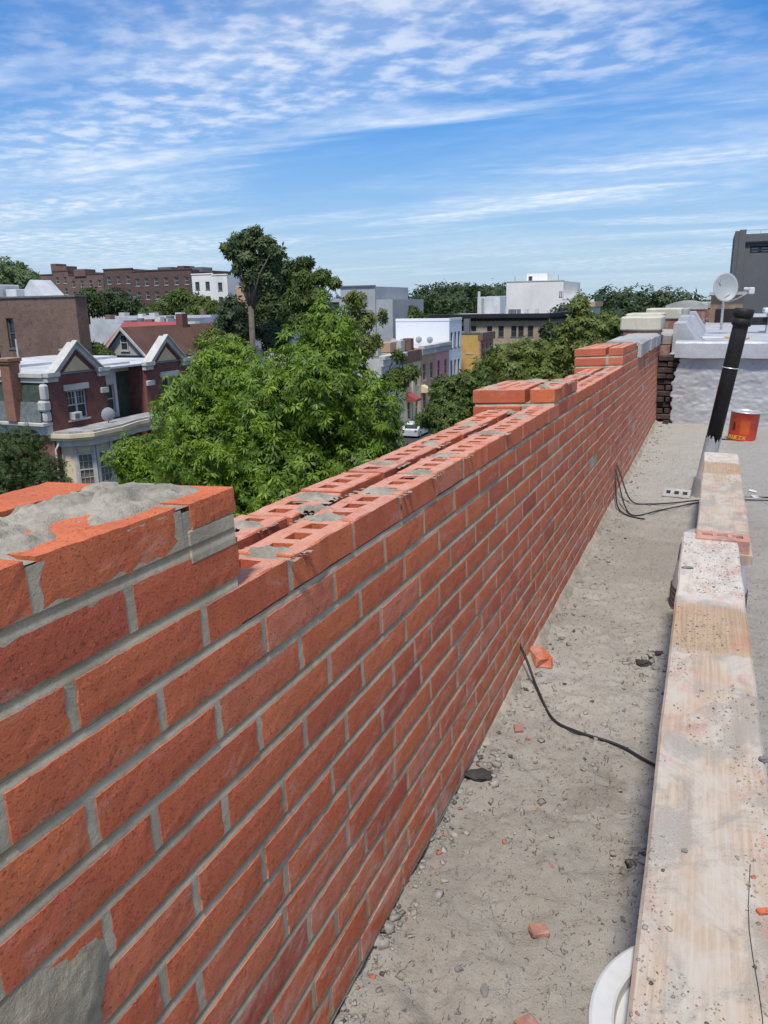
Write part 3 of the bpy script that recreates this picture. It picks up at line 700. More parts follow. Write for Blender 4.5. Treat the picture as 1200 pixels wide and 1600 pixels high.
# ------------------------------------------------------------------ planks and what carries them
PL_Z = -.778
def plank(name, x0, x1, y0, y1, z, th, rzv, label, slope=SLOPE, seed=1):
    n = 80; w = x1-x0; ys = np.linspace(0, y1-y0, n); b = .005; prof = [(-w/2, -th+b), (-w/2, -b), (-w/2+b, 0), (w/2-b, 0), (w/2, -b), (w/2, -th+b), (w/2-b, -th), (-w/2+b, -th)]
    V = []; Fs = []
    for i, y in enumerate(ys):
        j = (float(vnoise(y*7, seed, 3))-.5)*.003
        for k, (px, pz) in enumerate(prof): V.append((px+j, y+(.004*float(vnoise(px*90, seed, 9)) if i in (0, n-1) else 0), pz))
    m = len(prof)
    for i in range(n-1):
        for k in range(m): Fs.append((i*m+k, i*m+(k+1) % m, (i+1)*m+(k+1) % m, (i+1)*m+k))
    Fs += [tuple(range(m)), tuple(range((n-1)*m, n*m))[::-1]]
    me = bpy.data.meshes.new(name); me.from_pydata(V, [], Fs); me.update(); fix_normals(me); me.materials.append(M_PLANK)
    o = link(name, me); o.location = ((x0+x1)/2, y0, z); o.rotation_euler = (slope, 0, rzv); return tag(o, label, 'plank')
near_plank = plank('plank', -.022, .158, .30, 2.90, PL_Z+.008, .038, .004, 'long pale scaffold plank smeared with mortar and red brick dust')
far_plank = plank('plank', .010, .198, 2.80, 5.00, PL_Z+.008+SLOPE*2.5-.0395, .038, -.006, 'shorter plank beyond the near one, ending at the black vent pipe', seed=4)
# split running down the near end of the board, as a thin dark part
crk = MB(); pts = [(.048+.004*math.sin(i*.9), .30+i*.045, .0012) for i in range(9)]
crk.tube([(p[0], p[1], 0) for p in pts], .0007, 4); o = crk.build('crack', M_BLACK, near_plank); o.location = (0, 0.1, .0002)
def grit_on(parent, x0, x1, y0, y1, n, seed, name, label):
    r = np.random.RandomState(seed); x = r.uniform(x0, x1, n*4); y = r.uniform(y0, y1, n*4); k = fbm(x*11, y*7, 4, seed) > .50; x, y = x[k][:n], y[k][:n]
    s = np.clip(r.lognormal(-6.4, .55, len(x)), .0008, .007)
    V, Fs = chunk_arrays(np.stack([x, y, s*.15], 1), s, seed)
    o = link(name, np_mesh(name, V, Fs, M_RUBBLE), parent); o['kind'] = 'stuff'; return o
grit_on(near_plank, -.085, .085, .1, 2.55, 3200, 8, 'grit', '')
grit_on(far_plank, -.085, .085, .1, 2.1, 300, 9, 'grit', '')
def onplank(x, y, yl=.30): return PL_Z+.008+SLOPE*(y-yl)
lump('stone_chip', .028, 1.055, .010, .008, .005, .5, M_GREYBIT, 'dark stone chip on the middle of the near plank', 'stone chip', 12, z=onplank(0, 1.055)+.0008)
lump('stone_chip', .150, 1.36, .017, .014, .011, .5, M_GREYBIT, 'round grey stone at the right edge of the near plank', 'stone chip', 13, z=onplank(0, 1.36)+.0012)
shard('brick_chip', .128, .965, .016, .009, .005, .5, M_BRICK, 'orange brick chip at the right edge of the near plank', 'brick chip', 14, None, .1, onplank(0, .965)+.0008)
lump('mortar_lump', -.005, 2.46, .035, .02, .008, .2, M_GREYBIT, 'grey mortar blob on the plank above the clean tan stretch', 'mortar lump', 15, z=onplank(0, 2.46)+.001)
M_DUSTBRICK = plain('dusty_pink_brick', (.46, .24, .185), .95, .3, 12, .5, 90, (.5, .44, .38), .6)
# loose bricks bridging the joint between the boards
for i, (x, y, rzv, lab) in enumerate(((.098, 3.02, 1.571, 'dusty pink cored brick on the far plank just beyond the near board'),)):
    o = link('brick', cored_brick_mesh(900+i, L_=.175, mat=M_DUSTBRICK), None); o.location = (x, y+BW/2, PL_Z+.008+SLOPE*2.7-.0395+BH/2+.001); o.rotation_euler = (0, 0, rzv); tag(o, lab, 'brick')
o.location.y = 2.912
for i, (x, y, zz, lab) in enumerate(((.10, 4.62, 0, 'brick standing under the far end of the far plank'), )):
    pass
def bucket(name, loc, r0, r1, h, mat, label, rim_mat=None, lid=False, flip=False, n=48):
    root = empty(name, loc, label, 'bucket'); b = MB()
    if not flip: prof = [(r0*.96, 0), (r0, .006), (r1, h-.075), (r1+.007, h-.073), (r1+.007, h-.066), (r1+.001, h-.064), (r1+.001, h-.045), (r1+.008, h-.043), (r1+.008, h-.036), (r1+.002, h-.034), (r1+.003, h-.004), (r1-.003, h), (r1-.006, h-.004), (r1-.006, h-.03), (r0-.006, .01), (0.001, .010)]
    else: prof = [(r1+.006, 0), (r1+.006, .006)]+[(r1+(.007 if i % 2 else 0), .010+.012*i+d) for i in range(6) for d in (0, .008)]+[(r0, h-.008), (r0*.95, h), (.001, h-.004)]
    b.lathe([(0.001, prof[0][1])]+prof, n); o = b.build('body', mat, root, True)
    return root
zb = float(roof_z(.09, .82))
wb = bucket('bucket', (.092, .775, zb), .130, .148, -.815-zb+.0, M_WHITEPL, 'white plastic bucket with a lid under the near end of the plank')
l = MB(); hl = -.815-zb
l.lathe([(.156, hl-.026), (.159, hl-.024), (.160, hl-.004), (.1585, hl+.001), (.155, hl+.003), (.133, hl+.003), (.130, hl+.001), (.128, hl-.012), (.100, hl-.010), (.096, hl-.006), (.090, hl-.008), (.001, hl-.008)], 96)
lid = l.build('lid', M_WHITEPL, wb)
l = MB()
for k in range(8):
    a = k*math.pi/4+.2; c_, s_ = math.cos(a), math.sin(a); l = MB(); l.tube([(.094*c_, .094*s_, hl-.007), (.126*c_, .126*s_, hl-.006)], .004, 6); l.build('rib', M_WHITEPL, lid)
l = MB(); l.tube([(.154*math.cos(a), .154*math.sin(a), hl-.05-.10*math.sin((a-2.2)/1.9*math.pi)) for a in np.linspace(2.2, 4.1, 24)], .0022, 6); l.build('handle', M_TIN, wb)
zb = float(roof_z(.11, 3.1))
pb = bucket('bucket', (.078, 3.22, zb-.002), .112, .136, PL_Z-.078-zb+SLOPE*2.9, M_LILAC, 'upturned lilac plastic bucket with dark ribbed rim holding up the planks', flip=True)
l = MB()
for k in range(4):
    z = .012+.022*k; l.lathe([(.137, z), (.146, z+.002), (.146, z+.012), (.137, z+.014)], 48)
l.build('rim_band', M_DARKPL, pb, True)
def text_mesh(s, size, name, mat, parent, depth=.001):
    cu = bpy.data.curves.new(name, 'FONT'); cu.body = s; cu.size = size; cu.extrude = depth; cu.align_x = 'CENTER'
    ob = bpy.data.objects.new(name, cu); COL.objects.link(ob); dg = bpy.context.evaluated_depsgraph_get(); me = bpy.data.meshes.new_from_object(ob.evaluated_get(dg))
    bpy.data.objects.remove(ob); me.materials.clear(); me.materials.append(mat); return link(name, me, parent)
def wrap(o, R, ang, zc, slope=0.0):
    me = o.data
    for v in me.vertices:
        a = ang+v.co.x/R; rr_ = R+slope*v.co.y+v.co.z*1.0; v.co = Vector((rr_*math.cos(a), rr_*math.sin(a), zc+v.co.y))
    me.update()
t_ = text_mesh('3', .05, 'lettering', M_DARKPL, pb); wrap(t_, .132, math.radians(205), .125, -.07)
t_ = text_mesh('l', .10, 'lettering', M_DARKPL, pb); wrap(t_, .127, math.radians(192), .20, -.07)

# ------------------------------------------------------------------ black vent pipe
def leaning_pipe():
    base = Vector((.020, 5.42, float(roof_z(.020, 5.42))-.01)); top = Vector((.180, 5.40, -.065)); ax = (top-base)
    root = empty('vent_pipe', base, 'tall leaning black vent pipe with collared top and silver painted foot', 'vent pipe')
    root.rotation_euler = ax.to_track_quat('Z', 'Y').to_euler(); H = ax.length; r = .046
    b = MB(); b.lathe([(.001, 0), (r, 0), (r, H-.12), (r, H-.002), (r-.008, H), (r-.010, H-.05), (.001, H-.06)], 40); b.build('pipe', M_BLACK, root, True)
    b = MB(); b.lathe([(r+.001, H-.105), (r+.011, H-.100), (r+.012, H-.065), (r+.006, H-.060), (r+.006, H-.052), (r+.012, H-.048), (r+.013, H-.004), (r+.008, H), (r-.003, H)], 40); b.build('collar', M_BLACK, root, True)
    n = 48; V = []; zs = (.0, .10, .2)
    for k in range(n):
        a = 2*math.pi*k/n; rag = .34+.07*float(fbm(k*.35, 1, 3, 2))+.05*float(vnoise(k*.9, 2, 7))
        for z in (0.0, .16, rag): V.append(((r+.0022)*math.cos(a), (r+.0022)*math.sin(a), z))
    Fs = [(3*k+j, 3*((k+1) % n)+j, 3*((k+1) % n)+j+1, 3*k+j+1) for k in range(n) for j in range(2)]
    me = bpy.data.meshes.new('silver_paint'); me.from_pydata(V, [], Fs); me.update(); fix_normals(me); me.materials.append(M_SILVER); link('silver_paint', me, root)
    b = MB(); b.lathe([(r+.05, 0), (r+.045, .02), (r+.016, .035), (r+.012, .12), (r+.002, .13)], 40); b.build('flashing_boot', plain('lead_flashing', (.14, .14, .14), .6, .3, 9, .2), root, True)
    b = MB(); b.lathe([(r+.0015, H*.70), (r+.004, H*.70+.003), (r+.0015, H*.70+.006)], 30); b.build('tie_wire', M_TIN, root)
leaning_pipe()

# ------------------------------------------------------------------ silver painted end wall
YS = 9.12
def rough_panel(name, x0, x1, y, z0, z1, nx, nz, mat, parent, amp=.02, seed=1, ragged=0.0, depth=.25):
    X, Z = np.meshgrid(np.linspace(x0, x1, nx), np.linspace(z0, z1, nz), indexing='ij'); n = fbm(X*7, Z*11, 5, seed)+.6*fbm(X*38, Z*44, 4, seed+3)
    Yv = y-(n-.7)*amp; t = np.clip((X-x0)/.14, 0, 1)
    X = X+ragged*(1-t)*(fbm(Z*9, Z*0+1, 4, seed+5)-.5)*2+ragged*.5*(1-t)*(fbm(Z*34, Z*0+2, 3, seed+9)-.5)*2
    F1 = np.stack([X, Yv, Z], -1).reshape(-1, 3); Fs = grid_faces(nx, nz)
    ed = [(0, j) for j in range(nz)]                                         # close the left edge back into the wall
    V2 = np.array([(X[0, j]-.004, y+depth, Z[0, j]) for i, j in ed]); b = len(F1)
    F2 = np.array([(j, j+1, b+j+1, b+j) for j in range(nz-1)])
    T2 = np.array([(X[i, -1], y+depth, Z[i, -1]) for i in range(nx)]); c = b+len(V2)
    F3 = np.array([(i*nz+nz-1, (i+1)*nz+nz-1, c+i+1, c+i) for i in range(nx-1)])
    me = np_mesh(name, np.concatenate([F1, V2, T2]), np.concatenate([Fs, F2, F3]), mat, True); fix_normals(me); return link(name, me, parent)
sw = empty('silver_wall', (0, 0, 0), 'low end wall coated in lumpy silver paint behind the red bucket', 'wall')
rough_panel('coated_face', -.325, 4.2, YS, -1.42, -.62, 300, 70, M_SILVER, sw, .022, 3, .05)
cp = MB(); n = 60
def coping_bar(x0, x1, y0, y1, z0, z1, seed, mat, parent, name='coping'):
    xs = np.linspace(x0, x1, 70); prof = [(y0, z0), (y0, z1-.02), (y0+.02, z1), (y1, z1), (y1, z0)]; V = []
    for i, x in enumerate(xs):
        for k, (yy, zz) in enumerate(prof): V.append((x, yy+(float(fbm(x*6, k, 3, seed))-.5)*.02, zz+(float(fbm(x*5, k+4, 3, seed))-.5)*.022))
    m = 5; Fs = [(i*m+k, i*m+(k+1) % m, (i+1)*m+(k+1) % m, (i+1)*m+k) for i in range(69) for k in range(m)]+[tuple(range(m)), tuple(range(69*m, 70*m))]
    me = bpy.data.meshes.new(name); me.from_pydata(V, [], Fs); me.update(); fix_normals(me); me.materials.append(mat); return link(name, me, parent)
coping_bar(-.345, 4.2, YS-.07, YS+.30, -.615, -.445, 6, M_SILVER, sw)
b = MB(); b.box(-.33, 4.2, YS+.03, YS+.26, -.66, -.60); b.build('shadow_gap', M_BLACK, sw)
# tarred old brickwork showing in the gap beside the new wall
ob = empty('old_brick_pier', (0, 0, 0), 'dark tar-stained old brickwork in the gap between brick and silver walls', 'brickwork')
b = MB(); b.box(-.70, -.24, YS+.12, YS+.40, -1.45, -.62); b.build('mortar', M_BLACK, ob)
rr = random.Random(9); bm_ = MB().bbox(-.098, .098, -.046, .046, -.027, .027, .006).mesh('brick', M_OLDBRICK)
for k in range(13):
    for j in range(3):
        o = link('brick', bm_, ob); o.location = (-.62+j*.205+(k % 2)*.10+rr.gauss(0, .006), YS+.09+rr.gauss(0, .018), -1.40+k*.064); o.rotation_euler = (0, 0, rr.gauss(0, .04)); 
for i, (x, z, s) in enumerate(((-.37, -1.37, .06), (-.34, -1.40, .045), (-.41, -1.41, .05))):
    o = link('tar_lump', chunk_me if False else MB().bbox(-s, s, -s*.7, s*.7, -s*.6, s*.6, s*.3).mesh('tar_lump', M_BLACK), ob); o.location = (x, YS-.03, z); o.rotation_euler = (.3*i, .5, .8*i)

# red bucket
zr = float(roof_z(.345, 8.10))
rb = empty('bucket', (.345, 8.10, zr), 'red and orange printed tin bucket standing before the silver wall', 'bucket')
def mat_red():
    t = NT('red_printed_tin'); o = t.coord('Object'); s = t.new('SeparateXYZ'); t.L.new(o, s.inputs[0])
    ang = t.math('ARCTAN2', s.outputs[1], s.outputs[0])
    c = t.mix(t.ramp(t.noise(o, 9, 5, .6), .35, .65), (.34, .022, .016), (.44, .045, .018))
    orn = t.math('MULTIPLY', t.math('MULTIPLY', t.ramp(s.outputs[2], .07, .10), t.ramp(s.outputs[2], .25, .21)), t.math('MULTIPLY', t.ramp(ang, -1.95, -1.75), t.ramp(ang, -1.05, -1.25)))
    c = t.mix(t.math('MULTIPLY', orn, .6), c, (.56, .12, .015))
    dk = t.math('MULTIPLY', t.math('MULTIPLY', t.ramp(s.outputs[2], .10, .13), t.ramp(s.outputs[2], .22, .19)), t.math('MULTIPLY', t.ramp(ang, -2.45, -2.38), t.ramp(ang, -2.16, -2.24)))
    c = t.mix(dk, c, (.03, .012, .01))
    c = t.mix(t.ramp(t.noise(o, 24, 4, .6, .8), .62, .70, 0, .7), c, (.75, .30, .06))
    return t.fin(c, .38, None, .5)
b = MB(); R0, R1, Hb = .140, .146, .315
b.lathe([(.001, 0), (R0, 0), (R0+.003, .004), (R0+.001, .012), (R1, Hb-.01), (R1+.004, Hb-.004), (R1+.003, Hb), (R1-.003, Hb-.004), (R1-.004, Hb-.08), (.001, Hb-.08)], 56); bo = b.build('body', mat_red(), rb, True)
b = MB(); b.lathe([(R1+.0045, Hb-.008), (R1+.007, Hb-.003), (R1+.004, Hb+.004), (R1-.004, Hb+.003), (R1-.006, Hb-.02), (R1-.006, Hb-.076), (.001, Hb-.076)], 56); b.build('rim', M_TIN, rb, True)
M_YEL = plain('yellow_print', (.75, .48, .05), .4, .1, 9, 0)
t_ = text_mesh('EZX', .062, 'lettering', M_YEL, rb); wrap(t_, R0+.002, math.radians(262), .022, .02)
b = MB()
for k in range(4):
    a = math.radians(205+k*10); b.tube([((R0+.002)*math.cos(a), (R0+.002)*math.sin(a), .02), ((R0+.002)*math.cos(a+.06), (R0+.002)*math.sin(a+.06), .06)], .006, 5)
b.build('print_mark', M_YEL, rb)
rb.scale = (.88, .88, .88); rb.rotation_euler = (0, math.radians(3.5), 0); rb.location.z -= .003; rb.location.x += .01
b = MB(); b.bbox(-.05, .05, -.012, .012, 0, .014, .003); o = b.build('tar_strip', M_BLACK); o.location = (.20, 8.02, float(roof_z(.2, 8.02))); o.rotation_euler = (0, 0, -.35); tag(o, 'short black strip lying at the foot of the red bucket', 'tar strip')
for i, (px, py, s, lab) in enumerate(((1176, 766, .05, 'small white paper scrap by the cables right of the far plank'), (1180, 774, .05, 'white plastic scrap lying on the roof below the paper scrap'))):
    p = at(px, py, 2, -1.26); me = MB().bbox(-s*.5, s*.5, -s*.3-.02*i, s*.3, 0, .006, .002).mesh('scrap', M_WHITEPL); o = link('scrap', me); o.location = (p[0], p[1], float(roof_z(p[0], p[1]))+.004); o.rotation_euler = (.1, .15, .6*i-.2); tag(o, lab, 'scrap')

# ------------------------------------------------------------------ old parapet beyond: caps, hollow copings, neighbour's silver roof
def hollow_coping(x, y, z, ln, label):
    """U-shaped concrete coping tile lying across the wall with its hollow end to the camera"""
    root = empty('coping_tile', (x, y, z), label, 'coping tile', 'loose hollow coping tiles'); w, h, t = .30, .125, .028
    out = [(-w/2, 0), (-w/2, h*.82), (-w/2+.03, h), (w/2-.03, h), (w/2, h*.82), (w/2, 0)]; inn = [(w/2-t, 0), (w/2-t, h*.72), (w/2-t-.02, h-t), (-w/2+t+.02, h-t), (-w/2+t, h*.72), (-w/2+t, 0)]
    b = MB()
    n = 6
    for (y0, y1) in ((0, ln),):
        V = [(p[0], y0, p[1]) for p in out]+[(p[0], y0, p[1]) for p in inn[::-1]]+[(p[0], y1, p[1]) for p in out]+[(p[0], y1, p[1]) for p in inn[::-1]]
        Fs = [(i, i+1, n+i+1, n+i) for i in range(n-1)]+[(2*n+i, 3*n+i, 3*n+i+1, 2*n+i+1) for i in range(n-1)]+[(i, 2*n+i, 2*n+i+1, i+1) for i in range(n-1)]+[(n+i, n+i+1, 3*n+i+1, 3*n+i) for i in range(n-1)]+[(0, n, 3*n, 2*n), (n-1, 3*n-1, 4*n-1, 2*n-1)]
        b.add(V, Fs)
    me = b.mesh('shell', M_CONC); fix_normals(me); link('shell', me, root)
    b = MB(); b.box(-w/2+t, -.01, ln*.5, ln*.5+.02, 0, h-t); b.build('web', M_CONC, root); return root
zt = lambda y: WD['z']+SLOPE*y
for i, (y, lab) in enumerate(((6.62, 'nearest grey hollow coping tile, its open end beside the tall brick step'), (7.75, 'second grey hollow coping tile along the wall top'), (8.55, 'third grey hollow coping tile along the wall top'))):
    hollow_coping(-.655, y, zt(y)+.004+(.0 if i == 0 else .01), 1.0 if i == 0 else .7, lab)
def cap_pier(x0, x1, y0, y1, zb_, ztp, capmat, label, arch=False):
    root = empty('old_parapet_pier', ((x0+x1)/2, y0, zb_), label, 'parapet pier', 'capped piers of the old parapet'); w = (x1-x0)/2; hc = .145
    b = MB(); b.bbox(-w+.03, w-.03, .02, y1-y0-.02, 0, ztp-zb_-hc+.002, .01); b.build('brickwork', plain('old_parapet_brick', (.25, .12, .09), .9, .3, 8, .5, 50, (.4, .36, .3), .6) if 'old_parapet_brick' not in bpy.data.materials else bpy.data.materials['old_parapet_brick'], root)
    b = MB(); z0 = ztp-zb_-hc
    if not arch: b.bbox(-w, w, 0, y1-y0, z0, z0+hc, .014)
    else:
        prof = [(-w, z0)]+[(-w+2*w*t, z0+hc*.55+hc*.6*math.sin(math.pi*t)) for t in np.linspace(0, 1, 12)]+[(w, z0)]; b.prism(prof, 0, y1-y0, 'y')
    me = b.mesh('cap_stone', capmat); fix_normals(me); link('cap_stone', me, root)
cap_pier(-.92, -.50, 8.95, 9.7, -.70, -.180, M_CREAM, 'cream cap stone pier nearest beyond the brick wall, standing over the coping tiles')
cap_pier(-.98, -.56, 10.1, 10.9, -.70, -.165, M_CREAM, 'second capped parapet pier behind the cream one')
cap_pier(-.86, -.40, 11.6, 12.5, -.70, -.125, M_CREAM, 'third capped parapet pier, paler and a little higher')
cap_pier(-.80, -.36, 13.6, 14.6, -.70, -.150, M_CONC, 'fourth capped parapet pier with a grey cap stone')
cap_pier(-.86, -.10, 16.4, 18.2, -.75, -.055, M_CONC, 'rounded white cap on the farthest parapet pier', True)
cap_pier(-.70, .05, 20.5, 23.0, -.75, -.085, M_CONC, 'flat pale cap stone behind the rounded one')
op = empty('old_parapet_wall', (0, 0, 0), 'old brick parapet running on beyond the new wall under the cap stones', 'wall')
b = MB(); b.box(-.80, -.42, 9.55, 24, -14, -.52); b.build('wall', bpy.data.materials['old_parapet_brick'], op)
b = MB()
for i in range(9): b.bbox(-.83+.02*(i % 2), -.40, 9.75+i*1.6, 11.2+i*1.6, -.518, -.40, .012)
b.build('coping', M_CONC, op)
# neighbour roof, silver, with a sloped silver kerb on its parapet side
def flat_sheet(name, x0, x1, y0, y1, z0, z1, nx, ny, mat, amp, seed):
    X, Y = np.meshgrid(np.linspace(x0, x1, nx), np.linspace(y0, y1, ny), indexing='ij'); Z = z0+(z1-z0)*(Y-y0)/(y1-y0)+(fbm(X*1.5, Y*1.5, 4, seed)-.5)*amp
    return link(name, np_mesh(name, np.stack([X, Y, Z], -1).reshape(-1, 3), grid_faces(nx, ny), mat, True))
tag(flat_sheet('neighbour_roof', -.41, 9, YS+.2, 24, -.60, -.42, 60, 90, M_SILVER, .03, 5), 'silver coated roof of the next building', None, None, 'structure')
kb = empty('silver_kerb', (0, 0, 0), 'sloping silver kerb along the left edge of the next roof', 'kerb')
b = MB()
for i in range(12):
    y0 = 9.6+i*1.2; b.prism([(-.40, -.62), (-.40, -.27+.05*(i % 3 == 1)), (-.28, -.27+.05*(i % 3 == 1)), (-.05, -.60)], y0, y0+1.19, 'y')
me = b.mesh('kerb_face', M_SILVER); fix_normals(me); link('kerb_face', me, kb)
for i, (x, y, sx, sy, rzv, mat, lab) in enumerate(((.02, 9.55, .22, .16, .1, M_WHITEPL, 'white sheet lying on the silver wall top'), (.27, 9.6, .20, .22, -.3, M_CARD, 'torn brown cardboard piece on the silver wall top'))):
    o = link('sheet', MB().bbox(-sx/2, sx/2, -sy/2, sy/2, 0, .02, .004).mesh('sheet', mat)); o.location = (x, y-.12, -.43); o.rotation_euler = (.03, .10*i, rzv); tag(o, lab, 'sheet')
bh = empty('roof_bulkhead', (0, 0, 0), 'small dark stair bulkhead with weathered wood on the next roof behind the dish', 'bulkhead')
M_WOODOLD = plain('old_wood', (.24, .17, .12), .9, .3, 3, .3, 40)
b = MB(); b.box(-.06, .56, 18.0, 20.0, -.6, .06); b.build('wall', M_WOODOLD, bh)
b = MB(); b.box(.05, .40, 17.96, 18.0, -.55, -.22); b.build('door', M_BLACK, bh)
b = MB(); b.box(-.10, .60, 17.9, 20.1, .06, .12); b.build('roof', plain('old_tin', (.34, .34, .35), .6, .2), bh)
wl = empty('roof_ledge', (0, 0, 0), 'white painted ledge on the next roof at the right edge of the view', 'ledge')
b = MB(); b.bbox(.80, 5, 13.8, 14.2, -.60, -.24, .02); b.bbox(.74, 5, 13.7, 14.3, -.24, -.16, .015); b.build('ledge', plain('white_paint', (.62, .63, .64), .6, .1, 3, .2, 30, (.35, .34, .33), .5), wl)
b = MB(); b.box(.55, .80, 13.78, 13.9, -.42, -.30); b.build('slot', M_BLACK, wl)
# satellite dish
dsh = empty('satellite_dish', (.14, 13.6, -.48), 'grey satellite dish on the next roof left of the grey tower', 'satellite dish')
nx = 24; V = []; Fs = []
Rx, Rz, dp = .185, .228, .05
for i in range(9):
    rr_ = i/8
    for k in range(40):
        a = 2*math.pi*k/40; V.append((rr_*Rx*math.cos(a), .0-dp*rr_*rr_*-1*-1, rr_*Rz*math.sin(a)))
Fs = [(i*40+k, i*40+(k+1) % 40, (i+1)*40+(k+1) % 40, (i+1)*40+k) for i in range(8) for k in range(40)]
nb = len(V); V += [(x*1.0, y+.012, z) for x, y, z in V]; Fs += [tuple(nb+j for j in f[::-1]) for f in Fs]; Fs += [(8*40+k, 8*40+(k+1) % 40, nb+8*40+(k+1) % 40, nb+8*40+k) for k in range(40)]
me = bpy.data.meshes.new('reflector'); me.from_pydata(V, [], Fs); me.update(); fix_normals(me); me.materials.append(M_DISH); me.polygons.foreach_set('use_smooth', [True]*len(me.polygons))
ref = link('reflector', me, dsh); ref.location = (0, 0, .63); ref.rotation_euler = (math.radians(-14), 0, math.radians(16))
b = MB()
b.tube([(-.06, -.054, .02), (-.045, -.05, .02), (-.05, -.05, .07), (-.065, -.05, .11), (-.08, -.05, .07), (-.06, -.054, .02)], .006, 5); o = b.build('emblem', M_LILAC, ref); o.location = (-.02, .02, .04)
b = MB(); b.tube([(-.01, -.045, -.13), (.03, -.045, -.105), (.07, -.045, -.08)], .006, 5); b.build('emblem_stroke', M_LILAC, ref)
b = MB(); b.tube([(0, .03, 0), (0, .03, .50), (0, .05, .62)], .02, 10); b.build('mast', M_TIN, dsh, True)
b = MB(); b.tube([(.03, .02, .40), (.20, -.12, .47), (.36, -.25, .57)], .011, 8); b.build('feed_arm', M_DISH, dsh, True)
b = MB(); b.bbox(.335, .415, -.29, -.21, .53, .63, .012); b.tube([(.37, -.25, .60), (.28, -.18, .61)], .026, 12); b.build('feed_horn', M_WHITEPL, dsh)
# ------------------------------------------------------------------ the town: materials
GZ = -13.5
def mat_brickwall(name, c1, c2, mort, scale=1.0, stain=None):
    t = NT(name); p = t.coord(); g = t.new('NewGeometry'); sn = t.new('SeparateXYZ'); t.L.new(g.outputs['Normal'], sn.inputs[0]); sp = t.new('SeparateXYZ'); t.L.new(p, sp.inputs[0])
    along = t.math('ADD', sp.outputs[0], sp.outputs[1]); cv = t.new('CombineXYZ'); t.L.new(along, cv.inputs[0]); t.L.new(sp.outputs[2], cv.inputs[1])
    b = t.new('TexBrick'); t.L.new(cv.outputs[0], b.inputs['Vector']); b.inputs['Scale'].default_value = 1.0/scale
    b.inputs['Brick Width'].default_value = .215; b.inputs['Row Height'].default_value = .073; b.inputs['Mortar Size'].default_value = .010
    t.set(b.inputs['Color1'], c1); t.set(b.inputs['Color2'], c2); t.set(b.inputs['Mortar'], mort); b.inputs['Bias'].default_value = 0.0
    n = t.noise(p, .5, 7, .68); c = t.mix(t.ramp(n, .35, .7, 0, .5), b.outputs['Color'], hsv(c1, .55))
    c = t.mix(t.ramp(t.noise(p, 2.3, 6, .75), .50, .66, 0, .5), c, hsv(c2, .62)); c = t.mix(t.ramp(t.noise(t.map(p, (1, 1, 2.2)), 5, 5, .7), .60, .68, 0, .6), c, stain or hsv(c1, 1.9))
    return t.fin(c, .9, t.bump(b.outputs['Fac'], .4, .01), .2)
M_BROWN = mat_brickwall('brown_party_brick', (.190, .112, .085), (.130, .072, .056), (.24, .195, .165))
M_MAROON = mat_brickwall('maroon_face_brick', (.190, .062, .054), (.145, .046, .042), (.22, .14, .12))
M_ORANGEB = mat_brickwall('orange_side_brick', (.27, .105, .068), (.20, .080, .052), (.30, .22, .17))
M_APT = mat_brickwall('apartment_brick', (.185, .110, .092), (.150, .088, .076), (.20, .15, .13))
M_APT2 = mat_brickwall('dark_apartment_brick', (.130, .078, .066), (.105, .062, .056), (.14, .105, .095))
M_TANB = mat_brickwall('tan_brick', (.40, .31, .20), (.34, .265, .175), (.40, .34, .26), 1.6)
M_PINKB = mat_brickwall('pinkish_brick', (.42, .20, .17), (.36, .17, .15), (.40, .30, .27))
def siding(name, c, pitch=.22):
    t = NT(name); p = t.coord(); sp = t.new('SeparateXYZ'); t.L.new(p, sp.inputs[0]); f = t.math('FRACT', t.math('DIVIDE', sp.outputs[2], pitch))
    c_ = t.mix(t.ramp(f, .0, .12, .35, 0), c, hsv(c, .45)); c_ = t.mix(t.ramp(t.noise(p, 1.2, 6, .7), .5, .75, 0, .25), c_, hsv(c, .7))
    return t.fin(c_, .55, t.bump(f, .4, .02), .3)
M_SIDING = siding('white_siding', (.74, .76, .78)); M_GREYSID = siding('pale_grey_siding', (.50, .50, .47), .16)
M_WTRIM = plain('white_trim', (.46, .45, .42), .7, .15, 2, .1, 20, (.36, .34, .30), .45)
M_WROOF = plain('white_roof_coat', (.50, .51, .525), .6, .2, .5, .1, 10, (.36, .37, .38), .5)
M_CREAMP = plain('cream_paint', (.60, .52, .35), .75, .12, 1, .1, 20, (.40, .33, .23), .4)
M_TYMP = plain('cream_tympanum', (.62, .47, .28), .8, .1, 2, .1, 20)
M_GREEN = plain('dark_green_shingle', (.052, .072, .056), .85, .3, 3, .5, 14)
M_SLATE = plain('grey_slate', (.13, .145, .15), .8, .3, 4, .5, 14)
M_REDROOF = plain('red_roof', (.27, .062, .062), .85, .15, .6, .4, 16)
M_BROWNROOF = plain('brown_shingle_roof', (.105, .055, .042), .9, .2, .8, .5, 14)
M_GREYROOF = plain('grey_shingle_roof', (.22, .22, .21), .9, .2, .8, .5, 14, (.30, .29, .26), .5)
M_PORCHROOF = plain('silvered_porch_roof', (.34, .34, .35), .7, .3, 1.4, .2, 14, (.16, .15, .15), .6)
M_GABLE = siding('grey_gable_siding', (.40, .40, .36), .14)
M_GLASS = NT('window_glass').fin((.035, .042, .05), .08, None, .5)
M_CURTAIN = plain('curtain', (.30, .30, .31), .9, .25, 5, .0)
M_TANS = plain('tan_stucco', (.46, .30, .20), .85, .15, 1, .15, 15, (.32, .22, .15), .4)
M_PINK = plain('pink_stucco', (.60, .29, .28), .8, .1, 1, .15, 15, (.46, .25, .23), .4)
M_CREAMH = plain('cream_house_paint', (.64, .56, .36), .8, .1, 1, .15, 15, (.42, .36, .25), .4)
M_GREYH = plain('grey_white_render', (.50, .50, .48), .8, .2, 1, .15, 15, (.30, .29, .27), .5)
